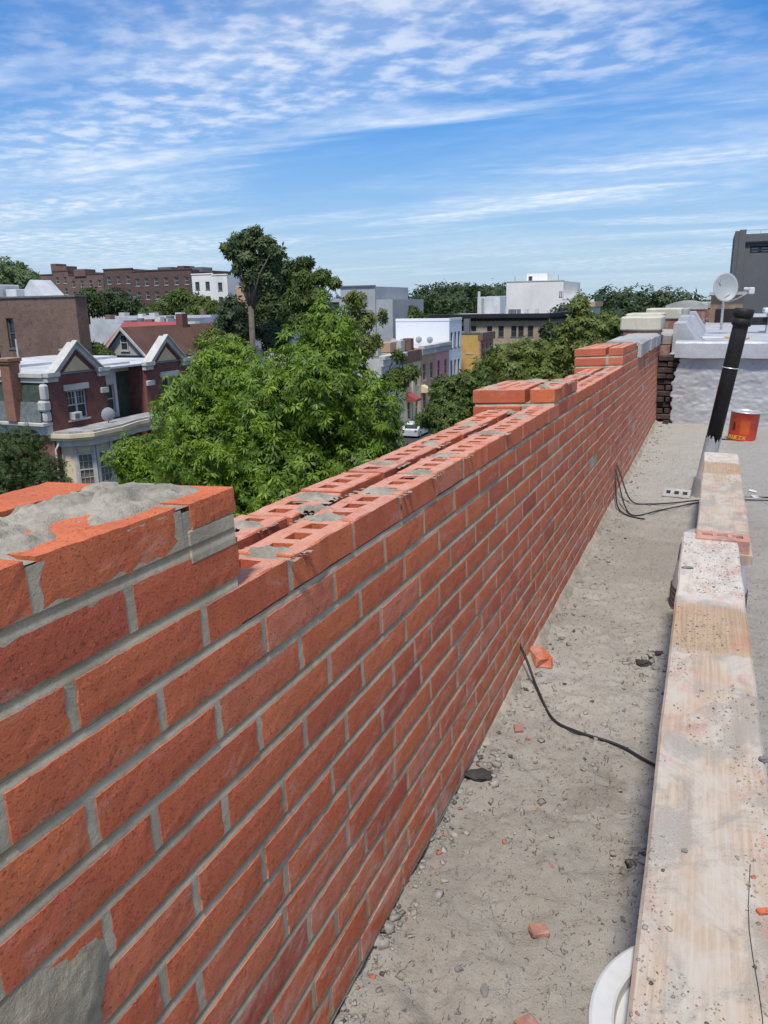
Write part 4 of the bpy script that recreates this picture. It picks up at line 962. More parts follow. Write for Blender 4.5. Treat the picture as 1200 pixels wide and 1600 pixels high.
M_YELLOW = plain('mustard_paint', (.50, .32, .10), .8, .12, 1, .15, 15, (.36, .24, .09), .4)
M_BIGWHITE = plain('white_render', (.74, .72, .68), .8, .08, .15, .05, 4, (.44, .43, .41), .3)
M_MODGREY = plain('grey_panel', (.36, .37, .38), .7, .12, .3, .05, 5)
M_DKGREY = plain('dark_grey_panel', (.13, .132, .14), .75, .1, .3, .1, 5)
M_TOWER = plain('tower_grey', (.115, .118, .125), .75, .12, .25, .12, 3, (.15, .15, .155), .5)
M_CORN = plain('black_cornice', (.022, .021, .022), .6, .2, 1, .05)
M_ASPHALT = plain('asphalt', (.05, .05, .052), .9, .2, .5, .3, 30); M_PAVE = plain('pavement', (.28, .27, .25), .9, .15, .6, .2, 20)
M_EARTH = plain('earth_and_grass', (.06, .075, .03), .95, .4, .12, .4, 3, (.14, .11, .075), .6)
M_BARK = plain('bark', (.12, .098, .078), .95, .3, 3, .6, 18)

# ------------------------------------------------------------------ ground and street
def sheet(name, x0, x1, y0, y1, z, mat):
    o = MB().add([(x0, y0, z), (x1, y0, z), (x1, y1, z), (x0, y1, z)], [(0, 1, 2, 3)]).build(name, mat); return tag(o, None, None, None, 'structure')
sheet('ground', -1500, 1500, -300, 2200, GZ-.12, M_EARTH)
sheet('road', -29.3, -18.8, -60, 400, GZ-.115, M_ASPHALT)
for nm, x0, x1 in (('pavement_far', -31.9, -29.2), ('pavement_near', -18.9, -15.2)):
    tag(MB().bbox(x0, x1, -60, 400, GZ-.4, GZ+.01, .03).build(nm, M_PAVE), None, None, None, 'structure')
own = empty('roof_building', (0, 0, 0), 'brick building under the roof terrace carrying the new parapet', 'building')
b = MB(); b.box(-.735, 7, -6, 9.3, GZ-.1, -1.52); b.build('wall', M_ORANGEB, own)
own2 = empty('next_building', (0, 0, 0), 'brick building beyond the silver wall under the silver roof', 'building')
b = MB(); b.box(-.78, 9, 9.56, 24.2, GZ-.1, -.76); b.build('wall', M_BROWN, own2)

# ------------------------------------------------------------------ building kit
def face_holes(mb, O, U, Vv, Nn, W, H, holes, depth):
    """wall rectangle with real window openings and reveals"""
    us = sorted({0, W, *[h[0] for h in holes], *[h[1] for h in holes]}); vs = sorted({0, H, *[h[2] for h in holes], *[h[3] for h in holes]})
    P = lambda u, v, d=0: tuple(O[i]+U[i]*u+Vv[i]*v-Nn[i]*d for i in range(3))
    for i in range(len(us)-1):
        for j in range(len(vs)-1):
            cu, cv = (us[i]+us[i+1])/2, (vs[j]+vs[j+1])/2
            if any(h[0] < cu < h[1] and h[2] < cv < h[3] for h in holes): continue
            mb.add([P(us[i], vs[j]), P(us[i+1], vs[j]), P(us[i+1], vs[j+1]), P(us[i], vs[j+1])], [(0, 1, 2, 3)])
    for (a, b_, c, d) in holes:
        q = [(a, c), (b_, c), (b_, d), (a, d)]
        for k in range(4):
            p, r = q[k], q[(k+1) % 4]; mb.add([P(*p), P(*r), P(*r, depth), P(*p, depth)], [(0, 3, 2, 1)])
WIN_CACHE = {}
def window(parent, O, U, Vv, Nn, hole, depth, style, fm, sill=True, name='window'):
    a, b_, c, d = hole; w, h = b_-a, d-c; f = min(.075, w*.11)
    m = MB(); m.box(0, w, -.02, .05, 0, f); m.box(0, w, -.02, .05, h-f, h); m.box(0, f, -.02, .05, f, h-f); m.box(w-f, w, -.02, .05, f, h-f)
    if style != 'fixed': m.box(f, w-f, -.02, .055, h/2-f*.4, h/2+f*.4)
    if 'pair' in style: m.box(w/2-f*.9, w/2+f*.9, -.02, .07, f, h-f)
    if 'grid' in style:
        cols = 6 if 'pair' in style else 3
        for k in range(1, cols): m.box(w*k/cols-.012, w*k/cols+.012, -.005, .035, h/2, h-f)
        m.box(f, w-f, -.005, .035, h*.75-.012, h*.75+.012)
        if 'full' in style:
            for k in range(1, cols): m.box(w*k/cols-.010, w*k/cols+.010, -.005, .03, f, h/2)
            m.box(f, w-f, -.005, .03, h*.25-.012, h*.25+.012)
    if sill: m.box(-.10, w+.10, -.02, depth+.07, -.10, 0)
    M3 = Matrix(((U[0], Nn[0], Vv[0], 0), (U[1], Nn[1], Vv[1], 0), (U[2], Nn[2], Vv[2], 0), (0, 0, 0, 1)))
    o = m.build(name, fm, parent); p = Vector(O)+Vector(U)*a+Vector(Vv)*c-Vector(Nn)*(depth-.001); o.matrix_local = Matrix.Translation(p) @ M3
    pm = MB().add([(0, 0, 0), (w, 0, 0), (w, 0, h), (0, 0, h)], [(0, 1, 2, 3)]).build('pane', M_GLASS, o)
    if 'curtain' in style:
        MB().add([(f, -.06, f), (w-f, -.06, f), (w-f, -.06, h-f), (f, -.06, h-f)], [(0, 1, 2, 3)]).build('curtain', M_CURTAIN, o)
        pm.data.materials.clear(); pm.data.materials.append(M_GLASS2)
    return o
gl = NT('sheer_glass'); tr = gl.new('BsdfTransparent'); mxs = gl.new('MixShader'); mxs.inputs[0].default_value = .55; gl.fin((.05, .06, .07), .08, None, .5)
gl.L.new(tr.outputs[0], mxs.inputs[1]); gl.L.new(gl.b.outputs[0], mxs.inputs[2]); gl.L.new(mxs.outputs[0], gl.out.inputs[0]); M_GLASS2 = gl.m
def block(root, x0, x1, y0, y1, z0, z1, mat, wx=(), wy=(), depth=.16, fm=None, style='sash', top=True, name='wall', sill=True):
    """box with openings on the +X face (wx: y0,y1,z0,z1 world) and on the -Y face (wy: x0,x1,z0,z1 world)"""
    fm = fm or M_WTRIM; m = MB(); H = z1-z0
    hx = [(a-y0, b_-y0, c-z0, d-z0) for a, b_, c, d in wx]; hy = [(a-x0, b_-x0, c-z0, d-z0) for a, b_, c, d in wy]
    face_holes(m, (x1, y0, z0), (0, 1, 0), (0, 0, 1), (1, 0, 0), y1-y0, H, hx, depth)
    face_holes(m, (x0, y0, z0), (1, 0, 0), (0, 0, 1), (0, -1, 0), x1-x0, H, hy, depth)
    m.add([(x0, y0, z0), (x0, y1, z0), (x0, y1, z1), (x0, y0, z1)], [(0, 3, 2, 1)]); m.add([(x0, y1, z0), (x1, y1, z0), (x1, y1, z1), (x0, y1, z1)], [(0, 3, 2, 1)])
    if top: m.add([(x0, y0, z1), (x1, y0, z1), (x1, y1, z1), (x0, y1, z1)], [(0, 1, 2, 3)])
    o = m.build(name, mat, root)
    for h in hx: window(root, (x1, y0, z0), (0, 1, 0), (0, 0, 1), (1, 0, 0), h, depth, style, fm, sill)
    for h in hy: window(root, (x0, y0, z0), (1, 0, 0), (0, 0, 1), (0, -1, 0), h, depth, style, fm, sill)
    return o
def part(root, name, mat, *boxes, b=None):
    m = MB()
    for bx in boxes: m.bbox(*bx, b) if b else m.box(*bx)
    return m.build(name, mat, root)
def parts(root, name, mat, *boxes, b=None):
    for bx in boxes: part(root, name, mat, bx, b=b)
def thing(name, label, cat, group=None): return empty(name, (0, 0, 0), label, cat, group)
def flatroof(root, x0, x1, y0, y1, z, mat=None, par=None, h=.35, t=.25):
    part(root, 'roof', mat or M_WROOF, (x0+t, x1-t, y0+t, y1-t, z, z+.05))
    if par: part(root, 'parapet', par, (x0, x1, y0, y0+t, z, z+h), (x0, x1, y1-t, y1, z, z+h), (x0, x0+t, y0+t, y1-t, z, z+h), (x1-t, x1, y0+t, y1-t, z, z+h))

# ------------------------------------------------------------------ twin gabled brick house, left
def gable(root, x, y0, y1, zb, za, depth):
    ym = (y0+y1)/2; tr = .34
    m = MB()
    for (ya, s) in ((y0, 1), (y1, -1)):
        e = (za-zb)/(ym-y0)
        poly = [(ya-s*.18, zb-.05), (ym, za+.10), (ym, za-.26), (ya+s*.20, zb-.05)]; m.prism(poly, x-.05, x+.18, 'x')
        poly2 = [(ya-s*.22, zb+.02), (ym, za+.19), (ym, za+.10), (ya-s*.13, zb+.02)]; m.prism(poly2, x-.05, x+.30, 'x')
    me = m.mesh('gable_trim', M_WTRIM); fix_normals(me); link('gable_trim', me, root)
    m = MB(); m.prism([(y0, zb), (y1, zb), (ym, za)], x-.10, x, 'x'); me = m.mesh('gable_brick', M_MAROON); fix_normals(me); link('gable_brick', me, root)
    f = .50; zt_ = zb+(za-zb)*.56; m = MB(); m.prism([(y0+(ym-y0)*.42, zb), (y1-(y1-ym)*.42, zb), (ym, zt_)], x, x+.05, 'x'); me = m.mesh('tympanum', M_TYMP); fix_normals(me); link('tympanum', me, root)
    m = MB(); m.prism([(y0-.2, zb), (y1+.2, zb), (ym, za+.08)], x-depth, x-.10, 'x'); me = m.mesh('gable_back', M_WTRIM); fix_normals(me); link('gable_back', me, root)
tw = thing('gabled_house', 'maroon brick twin house with two white-trimmed gables and a curved porch roof', 'house')
XF = -34.0; ZC = -3.62
block(tw, -46, XF, 33.0, 37.55, GZ, ZC, M_MAROON, wx=[(34.25, 35.80, -6.22, -4.55)], style='pair grid', fm=M_WTRIM)
block(tw, -46, XF, 41.25, 45.9, GZ, ZC, M_MAROON, wx=[(42.9, 44.5, -6.35, -4.55)], style='pair', fm=M_WTRIM)
block(tw, -46, XF-1.5, 37.56, 41.24, -6.9, ZC, M_GREEN, name='green_bay_wall')
block(tw, XF-1.5, XF-.75, 37.9, 39.3, -6.7, ZC, M_WTRIM, wx=[(38.15, 39.05, -6.4, -4.6)], style='sash', name='bay_window_box')
part(tw, 'lintel', M_WTRIM, (XF, XF+.10, 34.05, 36.0, -4.52, -4.18)); part(tw, 'lintel', M_WTRIM, (XF, XF+.10, 42.7, 44.7, -4.52, -4.18))
part(tw, 'stone_block', M_WTRIM, (XF, XF+.16, 36.95, 37.6, -4.95, -4.60), b=.04); part(tw, 'stone_block', M_WTRIM, (XF, XF+.16, 41.2, 42.0, -4.95, -4.60), b=.04)
gable(tw, XF, 33.45, 37.05, -3.45, -1.90, .45); gable(tw, XF, 41.75, 45.35, -3.45, -1.90, .45)
for (ya, yb) in ((32.75, 33.7), (36.8, 37.75), (41.05, 42.0), (45.1, 46.1)):
    part(tw, 'cornice', M_WTRIM, (XF-.1, XF+.30, ya, yb, ZC-.02, ZC+.24), (XF-.1, XF+.18, ya+.06, yb-.06, ZC-.30, ZC-.02), b=.02)
part(tw, 'cornice', M_WTRIM, (XF-1.6, XF-1.15, 37.56, 41.24, ZC-.05, ZC+.28), (XF-1.6, XF-1.30, 37.58, 41.22, ZC-.32, ZC-.05), b=.03)
part(tw, 'cornice', M_WTRIM, (-46, XF-.12, 32.70, 33.0, ZC-.05, ZC+.22), (-46, XF-.12, 32.82, 33.0, ZC-.34, ZC-.05), b=.03)
part(tw, 'roof', M_WROOF, (-46, XF-.15, 33.1, 45.9, ZC+.02, ZC+.14), (-46, -40, 33.3, 45.6, ZC+.14, ZC+.30))
# side: mansard band, eave ledge, orange brick below
m = MB(); m.prism([(32.60, -6.05), (33.0, -6.05), (33.0, -3.95), (32.92, -3.95)], -46, XF-.25, 'x'); me = m.mesh('mansard', M_GREEN); fix_normals(me); link('mansard', me, tw)
m = MB(); m.prism([(32.40, -6.10), (32.60, -6.10), (32.66, -5.0), (32.64, -5.0)], -46, XF-.30, 'x'); me = m.mesh('slate_skirt', M_SLATE); fix_normals(me); link('slate_skirt', me, tw)
part(tw, 'eave', M_WTRIM, (-46, XF+.02, 32.25, 33.0, -6.32, -6.12), (-46, XF-.02, 32.55, 33.0, -6.85, -6.32), b=.03)
part(tw, 'side_wall', M_ORANGEB, (-46, XF-.02, 32.90, 33.0, GZ, -6.85))
part(tw, 'corner_scroll', M_WTRIM, (XF-.35, XF+.06, 32.55, 33.0, -4.9, -4.0), (XF-.45, XF+.08, 32.40, 33.0, -5.5, -4.9), (XF-.30, XF+.05, 32.5, 33.0, -6.1, -5.5), b=.10)
ch = part(tw, 'chimney', M_ORANGEB, (-36.55, -35.85, 32.15, 32.9, -6.1, -2.75), b=.03); part(ch, 'chimney_cap', M_ORANGEB, (-36.68, -35.72, 32.02, 33.03, -2.75, -2.55), (-36.62, -35.78, 32.08, 32.97, -2.90, -2.752), b=.03)
# window air conditioner
ac = part(tw, 'air_conditioner', M_WTRIM, (XF-.1, XF+.35, 34.32, 34.95, -6.2, -5.78), b=.02); part(ac, 'grille', M_DKGREY, (XF+.352, XF+.36, 34.40, 34.70, -6.12, -5.86))
# ground-floor bay with cream stone and its cornice
def poly_band(root, name, pts, z0, z1, mat, out=0.0):
    m = MB(); m.prism(pts, z0, z1, 'z'); me = m.mesh(name, mat); fix_normals(me); return link(name, me, root)
def bay_pts(o): return [(XF-.2, 33.15-o), (XF+.75+o*.4, 33.5-o), (XF+1.5+o, 34.4-o*.5), (XF+1.5+o, 36.0+o*.5), (XF+.9+o*.5, 36.75+o), (XF-.2, 36.75+o)]
poly_band(tw, 'bay_wall', bay_pts(-.12), GZ, -7.55, M_CREAMP)
poly_band(tw, 'bay_base', bay_pts(.0), GZ, -10.35, M_WTRIM); poly_band(tw, 'bay_sill', bay_pts(.10), -10.35, -10.15, M_CREAMP)
big = [(XF-.2, 33.0), (XF+.85, 33.25), (XF+1.75, 34.2), (XF+1.75, 36.3), (XF+1.5, 37.2), (XF+1.2, 38.5), (XF+1.2, 42.0), (XF-.2, 42.0)]
grow = lambda d: [(x+(d if x > XF else 0), y+(-d if y < 34.3 else 0)) for x, y in big]
poly_band(tw, 'porch_cornice', grow(.0), -7.55, -7.20, M_WTRIM); poly_band(tw, 'porch_cornice', grow(.14), -7.20, -7.02, M_CREAMP); poly_band(tw, 'porch_cornice', grow(.30), -7.02, -6.80, M_CREAMP)
poly_band(tw, 'porch_roof', grow(.15), -6.80, -6.68, M_PORCHROOF)
part(tw, 'porch_back', M_MAROON, (XF-1.2, XF-1.1, 37.0, 42, GZ, -7.5)); part(tw, 'porch_pier', M_MAROON, (XF+.2, XF+.9, 37.6, 38.2, GZ, -7.55))
def wall_frame(p0, p1):
    U = Vector((p1[0]-p0[0], p1[1]-p0[1], 0)).normalized(); return U, Vector((U.y, -U.x, 0))
bp = bay_pts(-.12)
for (i, ww) in ((1, .86), (2, 1.0)):
    p0, p1 = bp[i], bp[i+1]; U, Nn = wall_frame(p0, p1); ln = math.hypot(p1[0]-p0[0], p1[1]-p0[1]); a = (ln-ww)/2
    O = Vector((p0[0], p0[1], 0))+Nn*.03; window(tw, O, U, Vector((0, 0, 1)), Nn, (a, a+ww, -9.95, -8.05), .0, 'grid full curtain', M_WTRIM)
    m = MB(); fo = m; Pf = lambda u, v, d: O+U*u+Nn*d+Vector((0, 0, v))
    for (u0, u1) in ((a-.16, a-.005), (a+ww+.005, a+ww+.16)):
        m.add([Pf(u0, -10.1, -.05), Pf(u1, -10.1, -.05), Pf(u1, -10.1, .07), Pf(u0, -10.1, .07), Pf(u0, -7.6, -.05), Pf(u1, -7.6, -.05), Pf(u1, -7.6, .07), Pf(u0, -7.6, .07)], [(0, 3, 2, 1), (4, 5, 6, 7), (0, 1, 5, 4), (1, 2, 6, 5), (2, 3, 7, 6), (3, 0, 4, 7)])
    m.build('window_casing', M_WTRIM, tw)
MB().tube([(XF+.05, 33.25, -7.0), (XF+.25, 33.05, -7.3), (XF+.1, 32.85, -7.7), (XF+.1, 32.85, GZ)], .06, 8).build('downspout', M_WTRIM, tw, True)
MB().tube([(-37.6, 34.5, ZC+.1), (-37.6, 34.5, ZC+2.0)], .05, 6).build('vent_stack', M_WTRIM, tw)
def small_dish(x, y, z, r, label, face=(1, -1), group='small satellite dishes on the houses'):
    root = empty('satellite_dish', (x, y, z), label, 'satellite dish', group, math.atan2(face[0], -face[1])); b = MB()
    V = [(rr_*math.cos(a), -.25*r+.25*rr_*rr_/r*1.0-.0, r*1.25+rr_*math.sin(a)) for rr_ in np.linspace(.01, r, 5) for a in np.linspace(0, 2*math.pi, 20, endpoint=False)]
    b.add(V, [(i*20+k, i*20+(k+1) % 20, (i+1)*20+(k+1) % 20, (i+1)*20+k) for i in range(4) for k in range(20)]); b.build('reflector', M_DISH, root, True)
    b = MB(); b.tube([(0, .05, 0), (0, .05, r), (0, -.1, r*1.2)], .03, 6); b.tube([(0, -.1, r*.5), (0, -.8*r, r*.9)], .02, 5); b.build('mast', M_DKGREY, root)
small_dish(XF+.75, 36.6, -6.68, .42, 'pale satellite dish on the porch roof of the maroon house', (1, -.5))

# ------------------------------------------------------------------ houses behind it
bb = thing('party_wall_building', 'large brown brick building with a blank patched side behind the gabled house', 'building')
block(bb, -75, -45.6, 48, 49.2, GZ, .95, M_BROWN, wy=[(-53.1, -52.3, -3.0, -.6), (-55.0, -54.2, -4.2, -.9)], style='sash', fm=M_SLATE, depth=.25)
flatroof(bb, -75, -45.6, 48, 49.2, .95, M_WROOF); part(bb, 'coping', M_SLATE, (-75, -45.5, 47.9, 48.25, .95, 1.08), (-45.9, -45.5, 48.25, 49.2, .95, 1.08))
part(bb, 'brick_chimney', M_BROWN, (-46.9, -45.7, 47.2, 48, -8, -3.1)); part(bb, 'chimney_cap', M_WTRIM, (-47.0, -45.6, 47.1, 48.1, -3.1, -2.95))
wr = thing('white_roof_building', 'white coated rooftop with hatches and a peaked skylight above the brown brick building', 'building')
block(wr, -80, -57.4, 52, 60, GZ, 1.1, M_WROOF); parts(wr, 'roof_hatch', M_WROOF, (-66.5, -64.8, 54, 57, 1.1, 2.5), (-64.5, -61.8, 55, 58, 1.1, 2.35), (-61.5, -60.2, 56, 58, 1.1, 1.9), (-68.5, -67.2, 54, 57, 1.1, 2.2), b=.05)
parts(wr, 'roof_fan', M_DKGREY, (-66.0, -65.6, 53, 53.4, 1.1, 1.9), (-62.3, -61.9, 53, 53.4, 1.1, 1.7)); parts(wr, 'vent_pipe', M_DKGREY, (-67.0, -66.8, 53, 53.2, 1.1, 3.1), (-67.5, -67.35, 53, 53.2, 1.1, 2.8))
m = MB(); m.prism([(-61, 1.1), (-57.5, 1.1), (-59.3, 2.75)], 57, 59.5, 'y'); me = m.mesh('skylight', M_WROOF); fix_normals(me); link('skylight', me, wr)
gh = thing('grey_gable_house', 'grey sided house with a steep brown shingle roof and one attic window', 'house')
m = MB(); m.prism([(-46.9, -3.75), (-42.5, -3.75), (-44.7, -1.62)], 52, 52.15, 'y'); me = m.mesh('gable_wall', M_GABLE); fix_normals(me); link('gable_wall', me, gh)
block(gh, -46.9, -42.5, 52.16, 64, GZ, -3.76, M_GABLE, name='wall')
window(gh, (-45.05, 51.97, -3.35), (1, 0, 0), (0, 0, 1), (0, -1, 0), (0, .75, 0, 1.25), .0, 'sash', M_WTRIM)
for s in (-1, 1):
    m = MB(); m.add([(-44.7, 51.7, -1.48), (-44.7, 64.3, -1.48), (-44.7+s*2.55, 64.3, -3.95), (-44.7+s*2.55, 51.7, -3.95), (-44.7, 51.7, -1.60), (-44.7, 64.3, -1.60), (-44.7+s*2.55, 64.3, -4.07), (-44.7+s*2.55, 51.7, -4.07)], [(0, 1, 2, 3), (4, 7, 6, 5), (0, 3, 7, 4), (1, 5, 6, 2), (2, 6, 7, 3), (0, 4, 5, 1)]); me = m.mesh('roof', M_BROWNROOF); fix_normals(me); link('roof', me, gh)
    m = MB(); m.prism([(-44.7, -1.46), (-44.7+s*2.58, -3.96), (-44.7+s*2.58, -4.18), (-44.7, -1.70)], 51.6, 51.72, 'y'); me = m.mesh('barge_board', M_WTRIM); fix_normals(me); link('barge_board', me, gh)
part(gh, 'chimney', M_MAROON, (-45.1, -44.4, 59.6, 60.4, -2.2, -.55))
rh = thing('red_roof_house', 'house with a sloping red roof next to the brown brick building', 'house')
m = MB(); m.add([(-50.5, 55, -3.9), (-45.2, 55, -3.9), (-46.6, 63, -1.3), (-54, 63, -1.3), (-50.5, 55, GZ), (-45.2, 55, GZ), (-46.6, 63, GZ), (-54, 63, GZ)], [(0, 1, 2, 3)]); me = m.mesh('roof', M_REDROOF); link('roof', me, rh)
block(rh, -50.5, -45.3, 55.1, 62.8, GZ, -4.0, M_BROWN, name='wall', top=False)
rw = thing('white_roof_row', 'row of low buildings with white coated flat roofs behind the brown shingle roof', 'building')
for i, (pa, pb, Y, zt_, dep) in enumerate(((128, 215, 72, -1.95, 9), (150, 262, 82, -1.55, 10), (215, 345, 70, -2.35, 9), (170, 330, 95, -1.3, 10))):
    xa, xb = at(pa, 500, 1, Y)[0], at(pb, 500, 1, Y)[0]
    block(rw, xa, xb, Y, Y+dep, GZ, zt_, M_WROOF, name='wall'); flatroof(rw, xa, xb, Y, Y+dep, zt_, M_WROOF, M_WROOF, .22)
    r_ = random.Random(i)
    for k in range(5):
        x = r_.uniform(xa+1, xb-1); y = r_.uniform(Y+1, Y+dep-1); s = r_.uniform(.25, .6); part(rw, 'roof_unit', r_.choice([M_WROOF, M_DKGREY, M_WTRIM, M_BROWN]), (x-s, x+s, y-s, y+s, zt_+.05, zt_+.05+r_.uniform(.4, .9)))
grf = thing('grey_roof_house', 'house with a grey shingle roof beside the brown roofed one', 'house')
m = MB(); xa, xb, xc, xd = at(285, 503, 1, 66)[0], at(338, 503, 1, 66)[0], at(300, 545, 1, 58)[0], at(345, 545, 1, 58)[0]
m.add([(xc, 58, -4.0), (xd, 58, -4.0), (xb, 66, -1.7), (xa, 66, -1.7)], [(0, 1, 2, 3)]); m.build('roof', M_GREYROOF, grf); block(grf, xc, xd, 58.1, 65.8, GZ, -4.05, M_GREYH, name='wall', top=False)
ww = thing('white_gap_building', 'small grey house glimpsed between the tall tree trunk and the sweetgum', 'house')
xa, xb = at(400, 500, 1, 88)[0], at(425, 500, 1, 88)[0]; block(ww, xa, xb, 88, 95, GZ, -2.6, M_GREYH); m = MB(); m.prism([(xa-.2, -2.6), (xb+.2, -2.6), ((xa+xb)/2, -1.3)], 87.7, 95, 'y'); me = m.mesh('roof', M_GREYROOF); fix_normals(me); link('roof', me, ww)

# ------------------------------------------------------------------ apartment blocks on the skyline, left
def apartment(name, label, cols, mat, Y, depth, fm, wins, extra=()):
    root = thing(name, label, 'apartment block', 'apartment blocks on the left skyline')
    for (pa, pb, pt) in cols:
        xa, xb = at(pa, 440, 1, Y)[0], at(pb, 440, 1, Y)[0]; zt_ = at((pa+pb)/2, pt, 1, Y)[2]; W = xb-xa; hs_ = []
        nw = max(1, int(round(W/wins[0])))
        for r_ in range(wins[1]):
            for k in range(nw):
                c = xa+W*(k+.5)/nw; z1 = zt_-1.5-r_*3.0; hs_.append((c-.55, c+.55, z1-1.7, z1))
        block(root, xa, xb, Y, Y+depth, GZ, zt_, mat, wy=hs_, fm=fm, depth=.2, sill=True)
        part(root, 'parapet_cap', M_APT2 if mat is not M_BIGWHITE else M_BIGWHITE, (xa-.1, xb+.1, Y-.12, Y+.3, zt_, zt_+.25))
    for (pa, pb, p0, p1, mt, yo) in extra:
        xa, xb = at(pa, 440, 1, Y)[0], at(pb, 440, 1, Y)[0]; za, zb_ = at(pa, p1, 1, Y)[2], at(pa, p0, 1, Y)[2]; part(root, 'bulkhead', mt, (xa, xb, Y+yo, Y+yo+4, za, zb_))
    return root
apartment('apartment_block', 'farthest brown brick apartment block at the left with small light windows', [(50, 84, 430), (84, 108, 424), (108, 162, 429)], M_APT, 172, 15, M_WTRIM, (3.1, 3), [(80, 88, 412, 430, M_APT, .5), (88, 104, 416, 430, M_APT, .5), (118, 136, 421, 432, M_APT, -.3)])
apartment('apartment_block', 'long dark brown brick apartment block in the middle of the left skyline', [(163, 208, 421), (208, 236, 424), (236, 300, 422)], M_APT2, 150, 16, M_WTRIM, (3.0, 5), [(235, 256, 417, 424, M_DKGREY, 3), (270, 281, 415, 425, M_APT2, 2), (286, 305, 417, 425, M_DKGREY, 3)])
apartment('apartment_block', 'white painted apartment block right of the brown ones', [(300, 332, 429), (332, 355, 430)], M_BIGWHITE, 147, 14, M_SLATE, (2.8, 4))
lb = thing('low_grey_building', 'low grey building with a dark window band below the brown apartments', 'building')
xa, xb = at(68, 450, 1, 130)[0], at(160, 450, 1, 130)[0]; block(lb, xa, xb, 130, 140, GZ, 2.6, M_GREYH, wy=[(xa+2, xa+9.5, .9, 2.2), (xa+10.5, xa+19, .9, 2.2)], style='fixed', fm=M_DKGREY); flatroof(lb, xa, xb, 130, 140, 2.6, M_WROOF, M_DKGREY, .3)
tb = thing('tan_building', 'small tan building left of the tall tree trunk', 'building')
xa, xb = at(368, 450, 1, 140)[0], at(390, 450, 1, 140)[0]; block(tb, xa, xb, 140, 150, GZ, 3.9, M_TANS, wy=[(xa+.8, xa+1.4, -1, .5)]); part(tb, 'roof', M_WROOF, (xa, xb, 140.1, 149.9, 3.9, 4.0))
gm = thing('grey_modern_building', 'pale grey modern block with stepped flat roof behind the trees', 'building')
xs_ = lambda px, Y: at(px, 460, 1, Y)[0]
block(gm, xs_(532, 110), xs_(586, 110), 110, 124, GZ, 2.55, M_MODGREY, wy=[(xs_(540, 110), xs_(548, 110), .3, 1.5)], style='fixed', fm=M_DKGREY)
block(gm, xs_(586.2, 110), xs_(612, 110), 110.3, 124, GZ, .65, M_MODGREY, name='side_wing'); block(gm, xs_(500, 110), xs_(531.8, 110), 110.4, 124, GZ, .9, M_MODGREY, wy=[(xs_(510, 110), xs_(528, 110), -.9, .4)], style='fixed', fm=M_DKGREY, name='side_wing')
part(gm, 'parapet', M_DKGREY, (xs_(531, 110), xs_(586.5, 110), 109.8, 110.2, 2.55, 2.75))

# ------------------------------------------------------------------ coloured row houses across the street
XR = -32.0
def rowhouse(y0, y1, zt_, mat, label, wins, corn=None, roofm=None, fm=None, style='sash', depth_x=14, xf=XR, side=()):
    root = thing('row_house', label, 'house', 'row houses across the street')
    block(root, xf-depth_x, xf, y0, y1, GZ, zt_, mat, wx=wins, wy=side, fm=fm or M_WTRIM, style=style, depth=.14)
    flatroof(root, xf-depth_x, xf, y0, y1, zt_, roofm or M_WROOF)
    if corn: part(root, 'cornice', corn, (xf-.3, xf+.45, y0+.02, y1-.02, zt_-.15, zt_+.30), (xf-.3, xf+.22, y0+.02, y1-.02, zt_-.85, zt_-.15), b=.04)
    return root
def two(y0, y1, zt_, n=2, w=1.0):
    hs_ = []
    for zz in (zt_-3.6, zt_-7.2):
        for k in range(n):
            c = y0+(y1-y0)*(k+.5)/n; hs_.append((c-w/2, c+w/2, zz, zz+2.0))
    return hs_
h1 = rowhouse(76.5, 83.3, -5.6, M_GREYH, 'weathered grey-white row house nearest, half hidden by the sweetgum', two(76.5, 83.3, -5.6), M_GREYH, M_DKGREY)
part(h1, 'roof_bulkhead', M_DKGREY, (-42, -36, 78, 82, -5.5, -4.6)); part(h1, 'roof_unit', M_WTRIM, (-34.6, -33.4, 79, 80, -5.5, -4.6)); part(h1, 'roof_unit', M_WROOF, (-40, -37.5, 77, 78, -5.5, -4.7))
h2 = rowhouse(83.35, 88.8, -5.5, M_CREAMH, 'cream row house with brown parapet band and red awning', two(83.35, 88.8, -5.9), None, M_DKGREY)
part(h2, 'parapet_band', M_BROWN, (XR-.4, XR+.18, 83.4, 88.75, -6.6, -5.3)); part(h2, 'pilaster', M_CREAMP, (XR, XR+.14, 85.7, 86.4, GZ, -6.6)); part(h2, 'roof_unit', M_WTRIM, (-34.8, -33.4, 86, 87.2, -5.4, -4.2)); part(h2, 'roof_bulkhead', M_TANS, (-37, -34, 84, 86, -5.4, -4.3)); part(h2, 'chimney', M_BROWN, (-33.8, -32.8, 87.6, 88.6, -5.4, -4.0))
m = MB(); m.prism([(XR, -10.0), (XR+1.3, -10.7), (XR+1.3, -10.95), (XR, -10.95)], 83.6, 85.4, 'y'); me = m.mesh('awning', M_REDROOF); fix_normals(me); link('awning', me, h2)
h3 = rowhouse(88.85, 94.2, -5.2, M_TANS, 'tan row house with a grey cornice between the cream and pink ones', two(88.85, 94.2, -5.5), M_GREYH, M_WROOF)
m = MB(); m.prism([(XR, -9.6), (XR+1.3, -10.3), (XR+1.3, -10.5), (XR, -10.5)], 88.9, 90.2, 'y'); me = m.mesh('awning', M_CREAMP); fix_normals(me); link('awning', me, h3)
h4 = rowhouse(94.25, 99.95, -5.2, M_PINK, 'pink row house with white-framed windows next to the white sided one', two(94.25, 99.95, -5.5), M_MODGREY, M_WROOF)
h5 = rowhouse(100, 105.6, -2.3, M_SIDING, 'tall white row house with a broad sided flank above the pink house', [(100.6+1.7*k, 101.5+1.7*k, z, z+2.1) for k in range(3) for z in (-5.9, -9.6)], None, M_WROOF, M_DKGREY, depth_x=7.6)
